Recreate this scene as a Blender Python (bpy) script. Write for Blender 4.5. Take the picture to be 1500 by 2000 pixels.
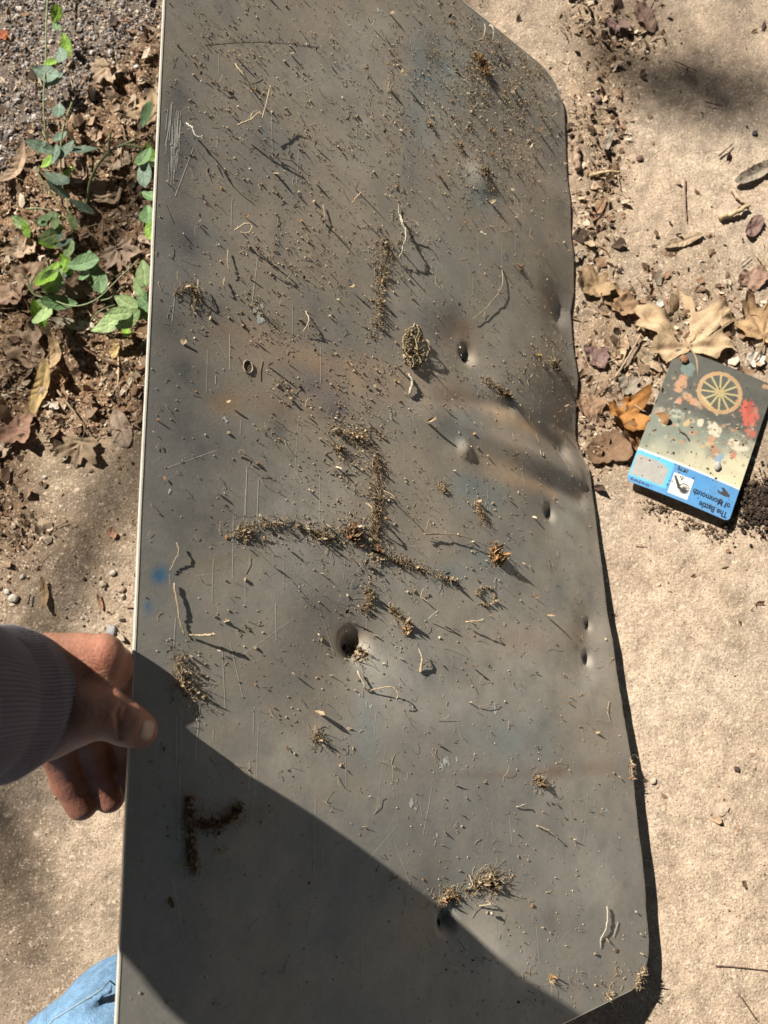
import bpy, math, random
import numpy as np
C = bpy.context.scene
for o in list(bpy.data.objects): bpy.data.objects.remove(o)
R = math.radians
# ------------------------------------------------------------------ camera, sky, sun, exposure
H = .83; PITCH = R(12); F = 1455.0
cp, sp = math.cos(PITCH), math.sin(PITCH)
cam = bpy.data.objects.new('camera', bpy.data.cameras.new('camera')); C.collection.objects.link(cam)
cam.location = (0, 0, H); cam.rotation_euler = (PITCH, 0, 0)
cam.data.sensor_fit = 'VERTICAL'; cam.data.sensor_height = 36; cam.data.lens = 36*F/2000
cam.data.clip_start = .02; cam.data.clip_end = 300
cam.data.dof.use_dof = True; cam.data.dof.focus_distance = .62; cam.data.dof.aperture_fstop = 9.0
C.camera = cam
C.render.resolution_x = 768; C.render.resolution_y = 1024
SUN = np.array([.520, -.455, -.722]); SUN /= np.linalg.norm(SUN)
DAPPLE = [(1310, 120, .09, .03, 32), (1430, 190, .05, .03, 24), (30, 1740, .03, .08, 24), (20, 1120, .06, .04, 8)]
w = bpy.data.worlds.new('World'); C.world = w; w.use_nodes = True
nt = w.node_tree; bg = nt.nodes['Background']; sky = nt.nodes.new('ShaderNodeTexSky')
sky.sky_type = 'NISHITA'; sky.sun_disc = False
sky.sun_elevation = math.asin(-SUN[2]); sky.sun_rotation = math.atan2(-SUN[0], -SUN[1])
nt.links.new(sky.outputs[0], bg.inputs[0]); bg.inputs[1].default_value = .05
sl = bpy.data.lights.new('sun', 'SUN'); sl.energy = 5; sl.angle = R(.5); sl.color = (1, .93, .83)
so = bpy.data.objects.new('sun', sl); C.collection.objects.link(so)
from mathutils import Vector
so.rotation_euler = Vector(SUN).to_track_quat('-Z', 'Y').to_euler(); so.location = (-3, 3, 4)
C.view_settings.view_transform = 'Standard'; C.view_settings.look = 'None'
C.view_settings.exposure = 1.03; C.view_settings.gamma = 1

# ------------------------------------------------------------------ maths helpers
CAM = np.array([0, 0, H])
def ray(px, py):
    cx = (px-750)/F; cy = -(py-1000)/F
    return np.array([cx, cy*cp+sp, cy*sp-cp])
def P(px, py, D): return CAM + D*ray(px, py)
def G(px, py, z=0.0):
    r = ray(px, py); t = (z-H)/r[2]; q = CAM+t*r
    return q[0], q[1]
def nrm(v): v = np.asarray(v, float); return v/np.linalg.norm(v)
def _h(ix, iy, iz, seed):
    with np.errstate(over='ignore'):
        n = (ix.astype(np.int64)*374761393 + iy.astype(np.int64)*668265263 + iz.astype(np.int64)*2147483647*31 + seed*1274126177) & 0x7fffffff
        n = ((n ^ (n >> 13))*1274126177) & 0x7fffffff
        n = (n ^ (n >> 16)) & 0x7fffffff
        n = (n*(n & 0xffff) + 1376312589) & 0x7fffffff
    return n/float(0x7fffffff)
def noise2(x, y, s=0):
    x = np.asarray(x, float); y = np.asarray(y, float)
    ix = np.floor(x); iy = np.floor(y); fx = x-ix; fy = y-iy
    fx = fx*fx*(3-2*fx); fy = fy*fy*(3-2*fy); z = np.zeros_like(ix)
    a = _h(ix, iy, z, s); b = _h(ix+1, iy, z, s); c = _h(ix, iy+1, z, s); d = _h(ix+1, iy+1, z, s)
    return (a*(1-fx)+b*fx)*(1-fy)+(c*(1-fx)+d*fx)*fy
def fbm(x, y, o=4, s=0):
    r = 0; a = .5; n = 0
    for i in range(o):
        r = r+a*noise2(x*2**i+i*17.3, y*2**i-i*9.1, s+i); n += a; a *= .5
    return r/n
def noise3(x, y, z, s=0):
    ix = np.floor(x); iy = np.floor(y); iz = np.floor(z); fx = x-ix; fy = y-iy; fz = z-iz
    fx = fx*fx*(3-2*fx); fy = fy*fy*(3-2*fy); fz = fz*fz*(3-2*fz); r = 0
    for dx in (0, 1):
        for dy in (0, 1):
            for dz in (0, 1):
                r = r+_h(ix+dx, iy+dy, iz+dz, s)*(fx if dx else 1-fx)*(fy if dy else 1-fy)*(fz if dz else 1-fz)
    return r
def ss(a, b, x):
    t = np.clip((x-a)/(b-a), 0, 1); return t*t*(3-2*t)
def segd(x, y, ax, ay, bx, by):
    dx, dy = bx-ax, by-ay; L = dx*dx+dy*dy
    t = np.clip(((x-ax)*dx+(y-ay)*dy)/L, 0, 1)
    return np.hypot(x-ax-t*dx, y-ay-t*dy), t

# ------------------------------------------------------------------ mesh helpers
class MB:
    def __init__(s): s.v = []; s.f = []; s.c = []; s.n = 0
    def add(s, V, Fc, col=None):
        V = np.asarray(V, float); Fc = np.asarray(Fc, int)
        s.v.append(V); s.f.append(Fc+s.n); s.n += len(V)
        if col is None: col = (1, 1, 1)
        col = np.asarray(col, float)
        if col.ndim == 1: col = np.tile(col, (len(V), 1))
        s.c.append(col)
    def build(s, name, mat, parent=None, origin=None, smooth=True, color=True):
        V = np.concatenate(s.v); col = np.concatenate(s.c)
        if origin is None: origin = V.mean(0) if parent is None else np.array(parent['_o'])
        origin = np.asarray(origin, float)
        Fs = s.f; loops = np.concatenate([f.ravel() for f in Fs])
        tot = np.concatenate([np.full(len(f), f.shape[1]) for f in Fs])
        me = bpy.data.meshes.new(name)
        me.vertices.add(len(V)); me.vertices.foreach_set('co', (V-origin).astype(np.float32).ravel())
        me.loops.add(len(loops)); me.loops.foreach_set('vertex_index', loops.astype(np.int32))
        me.polygons.add(len(tot)); st = np.concatenate([[0], np.cumsum(tot)[:-1]])
        me.polygons.foreach_set('loop_start', st.astype(np.int32))
        try: me.polygons.foreach_set('loop_total', tot.astype(np.int32))
        except Exception: pass
        me.polygons.foreach_set('use_smooth', np.full(len(tot), smooth))
        me.update(calc_edges=True); me.validate()
        if color:
            at = me.attributes.new('col', 'FLOAT_COLOR', 'POINT')
            at.data.foreach_set('color', np.hstack([col, np.ones((len(col), 1))]).astype(np.float32).ravel())
        if isinstance(mat, (list, tuple)):
            for m in mat: me.materials.append(m)
        else: me.materials.append(mat)
        o = bpy.data.objects.new(name, me); C.collection.objects.link(o)
        if parent is None: o.location = origin; o['_o'] = list(origin)
        else:
            o.parent = parent; o['_o'] = list(parent['_o'])
        return o
def tag(o, label=None, cat=None, group=None, kind=None):
    if label: o['label'] = label
    if cat: o['category'] = cat
    if group: o['group'] = group
    if kind: o['kind'] = kind
    return o
def empty(name, loc, label, cat, group=None):
    o = bpy.data.objects.new(name, None); C.collection.objects.link(o); o.location = loc; o.empty_display_size = .02
    o['_o'] = [float(a) for a in loc]; return tag(o, label, cat, group)
def tube(mb, pts, rad, sides=5, col=None, cap=True):
    pts = np.asarray(pts, float); n = len(pts); rad = np.broadcast_to(rad, (n,)) if np.ndim(rad) == 0 else np.asarray(rad)
    T = np.gradient(pts, axis=0); T /= np.linalg.norm(T, axis=1)[:, None]+1e-12
    up = np.array([.13, .31, .94]); up = up-T[0]*up.dot(T[0]); a = up/np.linalg.norm(up); V = []
    an = np.arange(sides)*2*math.pi/sides
    for i in range(n):
        a = a-T[i]*a.dot(T[i]); a /= np.linalg.norm(a)+1e-12; b = np.cross(T[i], a)
        V.append(pts[i]+rad[i]*(np.cos(an)[:, None]*a+np.sin(an)[:, None]*b))
    V = np.concatenate(V); i = np.repeat(np.arange(n-1), sides); j = np.tile(np.arange(sides), n-1); k = (j+1) % sides
    Fq = np.stack([i*sides+j, i*sides+k, (i+1)*sides+k, (i+1)*sides+j], 1)
    mb.add(V, Fq, col)
    if cap:
        m = mb.n-len(V); mb.f.append(np.array([[m+q for q in range(sides)][::-1]])); mb.f.append(np.array([[m+(n-1)*sides+q for q in range(sides)]]))
def smoothpts(pts, n):
    pts = np.asarray(pts, float)
    if len(pts) < 3:
        t = np.linspace(0, 1, n)[:, None]; return pts[0]*(1-t)+pts[-1]*t
    P_ = np.vstack([2*pts[0]-pts[1], pts, 2*pts[-1]-pts[-2]]); out = []
    m = len(pts)-1
    for u in np.linspace(0, m-1e-6, n):
        i = int(u); t = u-i; a, b, c, d = P_[i:i+4]
        out.append(.5*((2*b)+(-a+c)*t+(2*a-5*b+4*c-d)*t*t+(-a+3*b-3*c+d)*t**3))
    return np.array(out)
def ico(sub=1):
    t = (1+5**.5)/2
    v = np.array([(-1,t,0),(1,t,0),(-1,-t,0),(1,-t,0),(0,-1,t),(0,1,t),(0,-1,-t),(0,1,-t),(t,0,-1),(t,0,1),(-t,0,-1),(-t,0,1)], float)
    f = [(0,11,5),(0,5,1),(0,1,7),(0,7,10),(0,10,11),(1,5,9),(5,11,4),(11,10,2),(10,7,6),(7,1,8),(3,9,4),(3,4,2),(3,2,6),(3,6,8),(3,8,9),(4,9,5),(2,4,11),(6,2,10),(8,6,7),(9,8,1)]
    v = [nrm(a) for a in v]
    for _ in range(sub):
        mid = {}; nf = []
        def m(a, b):
            k = (min(a, b), max(a, b))
            if k not in mid: mid[k] = len(v); v.append(nrm(v[a]+v[b]))
            return mid[k]
        for a, b, c in f:
            x, y, z = m(a, b), m(b, c), m(c, a); nf += [(a, x, z), (b, y, x), (c, z, y), (x, y, z)]
        f = nf
    return np.array(v), np.array(f)
ICO0 = ico(0); ICO1 = ico(1); ICO2 = ico(2); ICO3 = ico(3)
rng = np.random.default_rng(7)
def blob(mb, c, r, col, base=ICO1, sq=(1, 1, 1), rough=.35, frame=None):
    V, Fc = base; s = rng.integers(1, 9999)
    q = V*(1+rough*(noise3(V[:, 0]*1.7+s, V[:, 1]*1.7, V[:, 2]*1.7, s % 97)-.5)*2)[:, None]
    if base is ICO2 or base is ICO3: q = q*(1+rough*.5*(noise3(V[:, 0]*5+s, V[:, 1]*5, V[:, 2]*5, s % 97)-.5)*2)[:, None]
    a = rng.uniform(0, 6.28); q = q*np.array(sq)*r
    q = np.stack([q[:, 0]*math.cos(a)-q[:, 1]*math.sin(a), q[:, 0]*math.sin(a)+q[:, 1]*math.cos(a), q[:, 2]], 1)
    if frame is not None: q = q @ np.array(frame)
    mb.add(q+np.asarray(c), Fc, np.clip(np.asarray(col)*rng.uniform(.75, 1.25), 0, 1))
def chips(mb, pos, size, col, frame=None, tilt=.5, ns=5):
    """vectorised small irregular leaf / bark scraps: pos (n,3), size (n,), col (n,3)"""
    n = len(pos)
    if n == 0: return
    an = np.linspace(0, 2*np.pi, ns, endpoint=False)[None]+rng.uniform(-.35, .35, (n, ns))
    rr = rng.uniform(.55, 1.1, (n, ns)); asp = rng.uniform(.3, 1, (n, 1))
    x = np.cos(an)*rr; y = np.sin(an)*rr*asp; rot = rng.uniform(0, 6.28, (n, 1))
    X = x*np.cos(rot)-y*np.sin(rot); Y = x*np.sin(rot)+y*np.cos(rot)
    tx = rng.normal(0, tilt, (n, 1)); ty = rng.normal(0, tilt, (n, 1))
    Z = X*tx+Y*ty+rng.uniform(-.15, .15, (n, ns)); cz = rng.uniform(-.1, .4, (n, 1))
    Z = Z-np.minimum(Z.min(1, keepdims=True), cz)+.02; cz = cz+.25
    L = np.stack([np.hstack([X, X*0+0])[:, :ns], Y, Z], 2); Cc = np.stack([np.zeros((n, 1)), np.zeros((n, 1)), cz], 2)
    L = np.concatenate([Cc, L], 1)*size[:, None, None]
    if frame is not None: L = L @ np.array(frame)
    V = (L+pos[:, None, :]).reshape(-1, 3); b = (np.arange(n)*(ns+1))[:, None]
    k = np.arange(ns)[None]; Fc = np.stack([np.broadcast_to(b, (n, ns)), b+1+k, b+1+(k+1) % ns], 2).reshape(-1, 3)
    mb.add(V, Fc, np.repeat(col, ns+1, axis=0))
def grains(mb, pos, size, col, frame=None, flat=.6):
    """vectorised angular pebbles (8-vertex)"""
    n = len(pos)
    if n == 0: return
    B, Fc = ICO0; m = len(B)
    L = B[None]*rng.uniform(.65, 1.2, (n, m))[:, :, None]*np.stack([rng.uniform(.7, 1.2, n), rng.uniform(.6, 1.1, n), np.full(n, flat)*rng.uniform(.7, 1.3, n)], 1)[:, None, :]
    rot = rng.uniform(0, 6.28, (n, 1)); X = L[:, :, 0]*np.cos(rot)-L[:, :, 1]*np.sin(rot); Y = L[:, :, 0]*np.sin(rot)+L[:, :, 1]*np.cos(rot)
    L = np.stack([X, Y, L[:, :, 2]], 2)*size[:, None, None]
    if frame is not None: L = L @ np.array(frame)
    V = (L+pos[:, None, :]).reshape(-1, 3)
    mb.add(V, (Fc[None]+(np.arange(n)*m)[:, None, None]).reshape(-1, 3), np.repeat(col, m, axis=0))

# ------------------------------------------------------------------ materials
def mat(name, rough=.8, spec=.3, metallic=0, bump=(), var=.25, vscale=60, base=None, useattr=True, sss=0, sssr=(.01, .004, .002), trans=0, speck=None, stretch=None, sheen=0):
    m = bpy.data.materials.new(name); m.use_nodes = True; n = m.node_tree; L = n.links
    b = n.nodes['Principled BSDF']; b.inputs['Roughness'].default_value = rough
    b.inputs['Specular IOR Level'].default_value = spec; b.inputs['Metallic'].default_value = metallic
    tc = n.nodes.new('ShaderNodeTexCoord'); vec = tc.outputs['Object']
    if stretch:
        mp = n.nodes.new('ShaderNodeMapping'); mp.inputs['Scale'].default_value = stretch; L.new(vec, mp.inputs[0]); vec = mp.outputs[0]
    if useattr:
        a = n.nodes.new('ShaderNodeAttribute'); a.attribute_name = 'col'; col = a.outputs['Color']
    else:
        a = n.nodes.new('ShaderNodeRGB'); a.outputs[0].default_value = (*base, 1); col = a.outputs[0]
    kv = n.nodes.new('ShaderNodeVectorMath'); kv.operation = 'SCALE'; kv.inputs['Scale'].default_value = .76; L.new(col, kv.inputs[0]); col = kv.outputs[0]
    def mul(col, fac_sock, lo, hi):
        r = n.nodes.new('ShaderNodeMapRange'); r.inputs['To Min'].default_value = lo; r.inputs['To Max'].default_value = hi
        r.inputs['From Min'].default_value = .3; r.inputs['From Max'].default_value = .7
        L.new(fac_sock, r.inputs['Value']); v = n.nodes.new('ShaderNodeVectorMath'); v.operation = 'SCALE'
        L.new(col, v.inputs[0]); L.new(r.outputs[0], v.inputs['Scale']); return v.outputs[0]
    if var:
        for sc, am in ((vscale, var), (vscale*6, var*.8)):
            t = n.nodes.new('ShaderNodeTexNoise'); t.inputs['Scale'].default_value = sc; t.inputs['Detail'].default_value = 4
            L.new(vec, t.inputs['Vector']); col = mul(col, t.outputs['Fac'], 1-am, 1+am)
    if speck:
        for sc, lo, hi, c2 in speck:
            t = n.nodes.new('ShaderNodeTexNoise'); t.inputs['Scale'].default_value = sc; t.inputs['Detail'].default_value = 2
            L.new(vec, t.inputs['Vector']); r = n.nodes.new('ShaderNodeMapRange'); r.inputs['From Min'].default_value = lo; r.inputs['From Max'].default_value = hi
            L.new(t.outputs['Fac'], r.inputs['Value']); mx = n.nodes.new('ShaderNodeMix'); mx.data_type = 'RGBA'
            L.new(r.outputs[0], mx.inputs['Factor']); L.new(col, mx.inputs['A']); mx.inputs['B'].default_value = (*c2, 1); col = mx.outputs['Result']
    L.new(col, b.inputs['Base Color'])
    prev = None
    for sc, dist in bump:
        t = n.nodes.new('ShaderNodeTexNoise'); t.inputs['Scale'].default_value = sc; t.inputs['Detail'].default_value = 3
        L.new(vec, t.inputs['Vector']); bp = n.nodes.new('ShaderNodeBump'); bp.inputs['Distance'].default_value = dist; bp.inputs['Strength'].default_value = 1
        L.new(t.outputs['Fac'], bp.inputs['Height'])
        if prev: L.new(prev, bp.inputs['Normal'])
        prev = bp.outputs[0]
    if prev: L.new(prev, b.inputs['Normal'])
    if sss:
        b.inputs['Subsurface Weight'].default_value = sss; b.inputs['Subsurface Radius'].default_value = sssr; b.inputs['Subsurface Scale'].default_value = 1
    if sheen: b.inputs['Sheen Weight'].default_value = sheen
    if trans:
        tr = n.nodes.new('ShaderNodeBsdfTranslucent'); L.new(col, tr.inputs[0]); mx = n.nodes.new('ShaderNodeMixShader'); mx.inputs[0].default_value = trans
        L.new(b.outputs[0], mx.inputs[1]); L.new(tr.outputs[0], mx.inputs[2]); L.new(mx.outputs[0], n.nodes['Material Output'].inputs['Surface'])
    return m
M_ground = mat('ground', .95, .15, bump=((140, .0016), (420, .0011)), var=.24, vscale=55, speck=((170, .60, .74, (.50, .40, .30)), (430, .60, .72, (.54, .445, .34)), (260, .36, .26, (.24, .17, .11)), (560, .40, .31, (.11, .075, .045))))
M_panel = mat('dusty_metal', .42, .42, metallic=.14, bump=((45, .0002), (500, .00012)), var=.08, vscale=38, speck=((900, .66, .76, (.32, .27, .20)),))
M_edge = mat('bare_metal_edge', .35, .5, metallic=.3, useattr=False, base=(.80, .76, .66), var=.1)
M_clod = mat('soil_clod', .95, .1, bump=((900, .0008),), var=.3, vscale=300)
M_fibre = mat('root_fibre', .8, .2, var=.15, vscale=200)
M_leaf = mat('dry_leaf', .75, .25, bump=((160, .0008), (500, .0004)), var=.16, vscale=70, trans=.12)
M_green = mat('green_leaf', .6, .25, bump=((250, .0006),), var=.15, vscale=90, trans=.22)
M_stem = mat('green_stem', .5, .35, var=.12, vscale=120)
M_stone = mat('stone', .85, .25, bump=((500, .0007),), var=.2, vscale=250)
M_bark = mat('dead_wood', .9, .15, bump=((300, .001),), var=.3, vscale=150)
M_print = mat('glossy_print', .42, .5, bump=((30, .0004),), var=.05, vscale=80)
M_ink = mat('print_ink', .5, .4, var=.03)
M_skin = mat('skin', .52, .35, bump=((380, .00045), (1200, .0003)), var=.12, vscale=75, sss=.25, sssr=(.006, .0022, .0012))
M_nail = mat('nail', .32, .5, useattr=False, base=(.56, .37, .29), var=.05, sss=.2, sssr=(.003, .0015, .001))
M_knit = mat('rib_knit', .95, .1, bump=((1500, .0005),), var=.15, vscale=400, sheen=.3)
M_denim = mat('denim', .9, .15, bump=((1100, .0005), (60, .001)), var=.22, vscale=120, speck=((1400, .60, .75, (.30, .43, .58)),))
M_fleck = mat('white_fleck', .8, .3, var=.15, vscale=400)

# ------------------------------------------------------------------ the ground (height and soil zones)
def bump2(x, y, cx, cy, rx, ry, a=0):
    a = R(a); dx = x-cx; dy = y-cy; u = dx*math.cos(a)+dy*math.sin(a); v = -dx*math.sin(a)+dy*math.cos(a)
    return np.exp(-(u/rx)**2-(v/ry)**2)
def topix(X, Y, Z):
    yy = Y*cp-(-(Z-H))*-sp if False else Y*cp+(Z-H)*sp
    zz = Y*sp-(Z-H)*cp
    zz = np.where(zz < .05, .05, zz)
    return 750+F*X/zz, 1000-F*yy/zz
def zones(x, y):
    """photograph-located soil zones on the ground plane: gravel, soil, litter strip, dirt with tree shade painted in"""
    px, py = topix(x, y, 0*x)
    wob = (fbm(x*9, y*9, 4, 3)-.5)*160
    left = ss(60, -40, px-430+wob*.3)                       # left of the panel
    gravel = ss(60, -60, px+py*.95-330+wob*.8)*ss(900, 300, py)*left
    soil = left*ss(930, 800, py+wob*.5-np.clip(px, 0, 300)*-.1)
    soil = np.maximum(soil, left*ss(110, 10, px+wob*.5)*ss(1160, 980, py))
    strip = np.exp(-((px-(1165+.02*py+wob*.3))/55)**2)*ss(960, 880, py+wob*.2)
    strip = np.maximum(strip, bump2(px, py, 1330, 660, 170, 130)*.8)
    strip = np.maximum(strip, bump2(px, py, 1220, 60, 60, 90))
    dark = np.maximum.reduce([.28*bump2(px, py, 1340, 150, 150, 75, 15), .3*bump2(px, py, 60, 1100, 180, 120, -30), .75*bump2(px, py, 10, 1760, 120, 260, -12), .3*bump2(px, py, 1490, 860, 60, 300)])  # dark patches: brown dirt plus soft tree shade painted into the ground colour
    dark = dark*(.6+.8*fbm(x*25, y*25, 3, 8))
    return gravel, soil, strip, dark
def gh(x, y):
    x = np.asarray(x, float); y = np.asarray(y, float)
    g, s, st, d = zones(x, y)
    h = .004*(fbm(x*4, y*4, 2, 1)-.5)+.0022*(fbm(x*70, y*70, 3, 2)-.5)
    h = h+s*(.018*(fbm(x*22, y*22, 4, 5)-.5)+.010*(fbm(x*75, y*75, 3, 6)-.5))*(1-.6*g)
    h = h+st*.006*(fbm(x*60, y*60, 3, 7)-.4)
    return h-.003
def axis(lo, hi, step, far):
    a = np.arange(lo, hi, step); e = hi+np.cumsum(step*1.35**np.arange(1, 30)); e = e[e < far]; e = np.append(e, far)
    f = lo-np.cumsum(step*1.35**np.arange(1, 30)); f = f[f > -far]; f = np.append(f, -far)
    return np.concatenate([f[::-1], a, e])
def grid_mesh(mb, Px, Py, Pz, col):
    ny, nx = Px.shape; V = np.stack([Px, Py, Pz], 2).reshape(-1, 3)
    i, j = np.meshgrid(np.arange(ny-1), np.arange(nx-1), indexing='ij'); a = (i*nx+j).ravel()
    mb.add(V, np.stack([a, a+1, a+nx+1, a+nx], 1), col.reshape(-1, 3))
xs = axis(-.62, .66, .003, 60); ys = axis(-.45, .98, .003, 60)
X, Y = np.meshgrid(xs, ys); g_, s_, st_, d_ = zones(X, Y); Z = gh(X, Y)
far = ss(.7, 2.5, np.hypot(X, Y-.2)); Z = Z*(1-far)
tone = fbm(X*7, Y*7, 4, 11)[..., None]; tone2 = fbm(X*40, Y*40, 3, 12)[..., None]
st2 = ss(.50, .66, fbm(X*5+9, Y*5, 5, 15))[..., None]; st3 = ss(.52, .70, fbm(X*11, Y*11+4, 5, 16))[..., None]
conc = np.array([.415, .325, .240])*(.72+.56*tone)*(.85+.3*tone2); conc = conc*(1-.30*st2)+np.array([.26, .19, .13])*.30*st2; conc = conc*(1-.22*st3)+np.array([.50, .43, .35])*.22*st3
pxg, pyg = topix(X, Y, 0*X)
conc = conc*(1+.12*ss(900, 1500, pyg)[..., None])
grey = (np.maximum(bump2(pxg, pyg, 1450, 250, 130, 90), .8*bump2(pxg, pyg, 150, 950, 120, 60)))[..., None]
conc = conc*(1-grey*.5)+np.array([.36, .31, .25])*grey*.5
soilc = np.array([.17, .105, .06])*(.6+.8*tone2)+np.array([.06, .04, .02])*tone
gravc = np.array([.15, .125, .105])*(.6+.8*tone2)
col = conc; left = ss(60, -40, pxg-430)[..., None]
mid = (ss(1500, 800, pyg)[..., None]*left)*.45
col = col*(1-mid)+np.array([.22, .165, .105])*mid*(.8+.4*tone2)
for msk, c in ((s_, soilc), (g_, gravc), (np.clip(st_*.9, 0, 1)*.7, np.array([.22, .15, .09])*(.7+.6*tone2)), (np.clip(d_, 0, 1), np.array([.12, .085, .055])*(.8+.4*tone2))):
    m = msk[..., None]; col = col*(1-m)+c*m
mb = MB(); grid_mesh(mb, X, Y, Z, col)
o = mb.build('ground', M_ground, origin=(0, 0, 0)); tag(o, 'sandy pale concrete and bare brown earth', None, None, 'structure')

def gpt(px, py, z=0.0):
    x, y = G(px, py); return np.array([x, y, float(gh(x, y))+z])

# ------------------------------------------------------------------ the metal panel
Rt = P(1100, 200, .951); Rb = P(1265, 1850, .7276); Lt = P(330, 0, .6); Lb = P(210, 2000, .4)
EV = nrm(Rb-Rt); O = (Rt+Rb)/2
Lm = Lt+(Lb-Lt)*((O[1]-Lt[1])/(Lb[1]-Lt[1])); EU = O-Lm; EU = nrm(EU-EV*EU.dot(EV)); N = np.cross(EV, EU)
if N[2] < 0: N = -N
FR = [EU, EV, N]
def UV(px, py):
    r = ray(px, py); t = (O-CAM).dot(N)/r.dot(N); q = CAM+t*r-O
    return q.dot(EU), q.dot(EV)
PITS = [(922, 688, .009, .008, .034, .0045), (1087, 998, .0075, .006, .028, .003), (1164, 1219, .0055, .0045, .018, .0025), (1161, 1286, .0065, .006, .024, .004),
        (703, 1258, .0105, .011, .040, .006), (884, 1802, .008, .008, .032, .005), (1086, 195, .006, -.0012, .014, -.001),
        (908, 878, .008, -.0045, .020, -.002), (845, 800, .020, -.0022, .035, -.0015), (938, 350, .018, -.003, .03, -.001), (862, 120, .02, .0015, .05, .002),
        (1112, 600, .014, .004, .03, .004), (1060, 1420, .03, -.001, .06, -.001), (560, 1000, .05, .0015, .09, .0012), (560, 560, .06, -.0015, .09, -.001)]
PITS = [(*UV(a, b), c, d, e*1.3, f*(2.1 if f > .002 else 1)) for a, b, c, d, e, f in PITS]
CR = [((790, 775), (1000, 790), .010, .0025), ((1000, 790), (1125, 875), .012, .006), ((880, 820), (1150, 930), .010, -.0035), ((930, 880), (1155, 975), .009, .003), ((760, 700), (900, 640), .02, .0015)]
CR = [(*UV(*a), *UV(*b), w_*1.0, d_2*1.2) for a, b, w_, d_2 in CR]
def disp0(u, v):
    u = np.asarray(u, float); v = np.asarray(v, float)
    h = .0035*(fbm(u*5+3, v*5, 2, 21)-.5)+.0009*(fbm(u*22, v*22, 2, 22)-.5)
    for a, b, r1, d1, r2, d2 in PITS:
        q = (u-a)**2+(v-b)**2
        h = h-d1*np.exp(-(q/r1**2)**1.3)-d2*np.exp(-q/r2**2)*.6
    for a, b, c, d, wd, dp in CR:
        ds, t = segd(u, v, a, b, c, d); h = h-dp*np.exp(-(ds/wd)**2)*(.15+.85*t)
    return h
def PS(u, v, h=0.0):
    """point on the sheet surface, h above it"""
    return O+EU*u+EV*v+N*(float(disp(u, v))+h)
def PX(px, py, h=0.0):
    u, v = UV(px, py); return PS(u, v, h)
VT, VB, UL = -.523, .516, -.524
# the free edge: where it is seen and how high above the ground it lies
EDGE = [(q, ray(*q)) for q in ((1100, 215), (1104, 300), (1112, 400), (1118, 500), (1121, 570), (1113, 610), (1120, 680), (1127, 740), (1124, 850), (1132, 880), (1150, 920), (1162, 1000), (1172, 1080), (1186, 1200), (1210, 1340), (1235, 1500), (1252, 1680), (1266, 1820))]
ez_ = np.interp([q[1] for q, _ in EDGE], [200, 300, 880, 920, 1000, 1200, 1500, 1820], [.006, .004, .004, .004, .009, .018, .024, .028])
ep = [CAM+r*((H-z)/-r[2])-O for (q, r), z in zip(EDGE, ez_)]
eg = [(p.dot(EU), p.dot(EV)) for p in ep]; eh = np.array([p.dot(N) for p in ep])
egv = np.array([e[1] for e in eg]); egu = np.array([e[0] for e in eg])
def uright(v):
    u = np.interp(v, egv, egu)
    for ve, r in ((VT, .045), (VB, .040)):
        dd = np.clip(1-np.abs(v-ve)/r, 0, 1); u = u-r*(1-np.sqrt(np.clip(1-dd**2, 0, 1)))
    return u
def disp(u, v):
    u = np.asarray(u, float); v = np.asarray(v, float); h = disp0(u, v); ue = np.interp(v, egv, egu)
    k = np.exp(-np.clip((ue-u)/.085, 0, 9)**1.5); edge = .0022*(noise2(v*26, v*0, 33)-.5)
    return h+(np.interp(v, egv, eh)+edge-disp0(ue, v)*.7)*k
vs = np.linspace(VT, VB, 460)
vs = np.unique(np.concatenate([VT+.045*(1-np.cos(np.linspace(0, math.pi/2, 26))), VB-.04*(1-np.cos(np.linspace(0, math.pi/2, 26))), vs[(vs > VT+.046) & (vs < VB-.041)]]))
ss_ = np.linspace(0, 1, 230); ur = uright(vs)
UU = UL+(ur[:, None]-UL)*ss_[None]; VV = np.repeat(vs[:, None], len(ss_), 1)
jag = (noise2(vs*160, vs*0, 31)-.5)*.0012*(ss(.15, .3, vs)); UU = UU+jag[:, None]*ss_[None]**20
Hh = disp(UU, VV)
S3 = O+UU[..., None]*EU+VV[..., None]*EV+Hh[..., None]*N
pxp, pyp = topix(S3[..., 0], S3[..., 1], S3[..., 2])
nz = fbm(UU*14, VV*14, 4, 41); nf = fbm(UU*70, VV*70, 3, 42)
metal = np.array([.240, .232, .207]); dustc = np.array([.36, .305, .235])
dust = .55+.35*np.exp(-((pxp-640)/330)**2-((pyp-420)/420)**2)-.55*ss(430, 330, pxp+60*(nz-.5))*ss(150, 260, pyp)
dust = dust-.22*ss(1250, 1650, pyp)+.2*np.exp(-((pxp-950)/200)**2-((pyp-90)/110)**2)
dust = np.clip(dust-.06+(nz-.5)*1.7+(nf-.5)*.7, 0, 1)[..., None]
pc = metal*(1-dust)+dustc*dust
def paint(cx, cy, rx, ry, an, colr, st, nsc=1.0):
    global pc
    m = bump2(pxp, pyp, cx, cy, rx, ry, an)*st; m = np.clip(m*(1+nsc*2.2*(nf-.5)+nsc*1.2*(nz-.5)), 0, 1)[..., None]
    pc = pc*(1-m)+np.array(colr)*m
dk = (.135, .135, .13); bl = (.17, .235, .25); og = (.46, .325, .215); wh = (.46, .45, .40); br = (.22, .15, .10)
sv = (.44, .43, .39)
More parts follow.
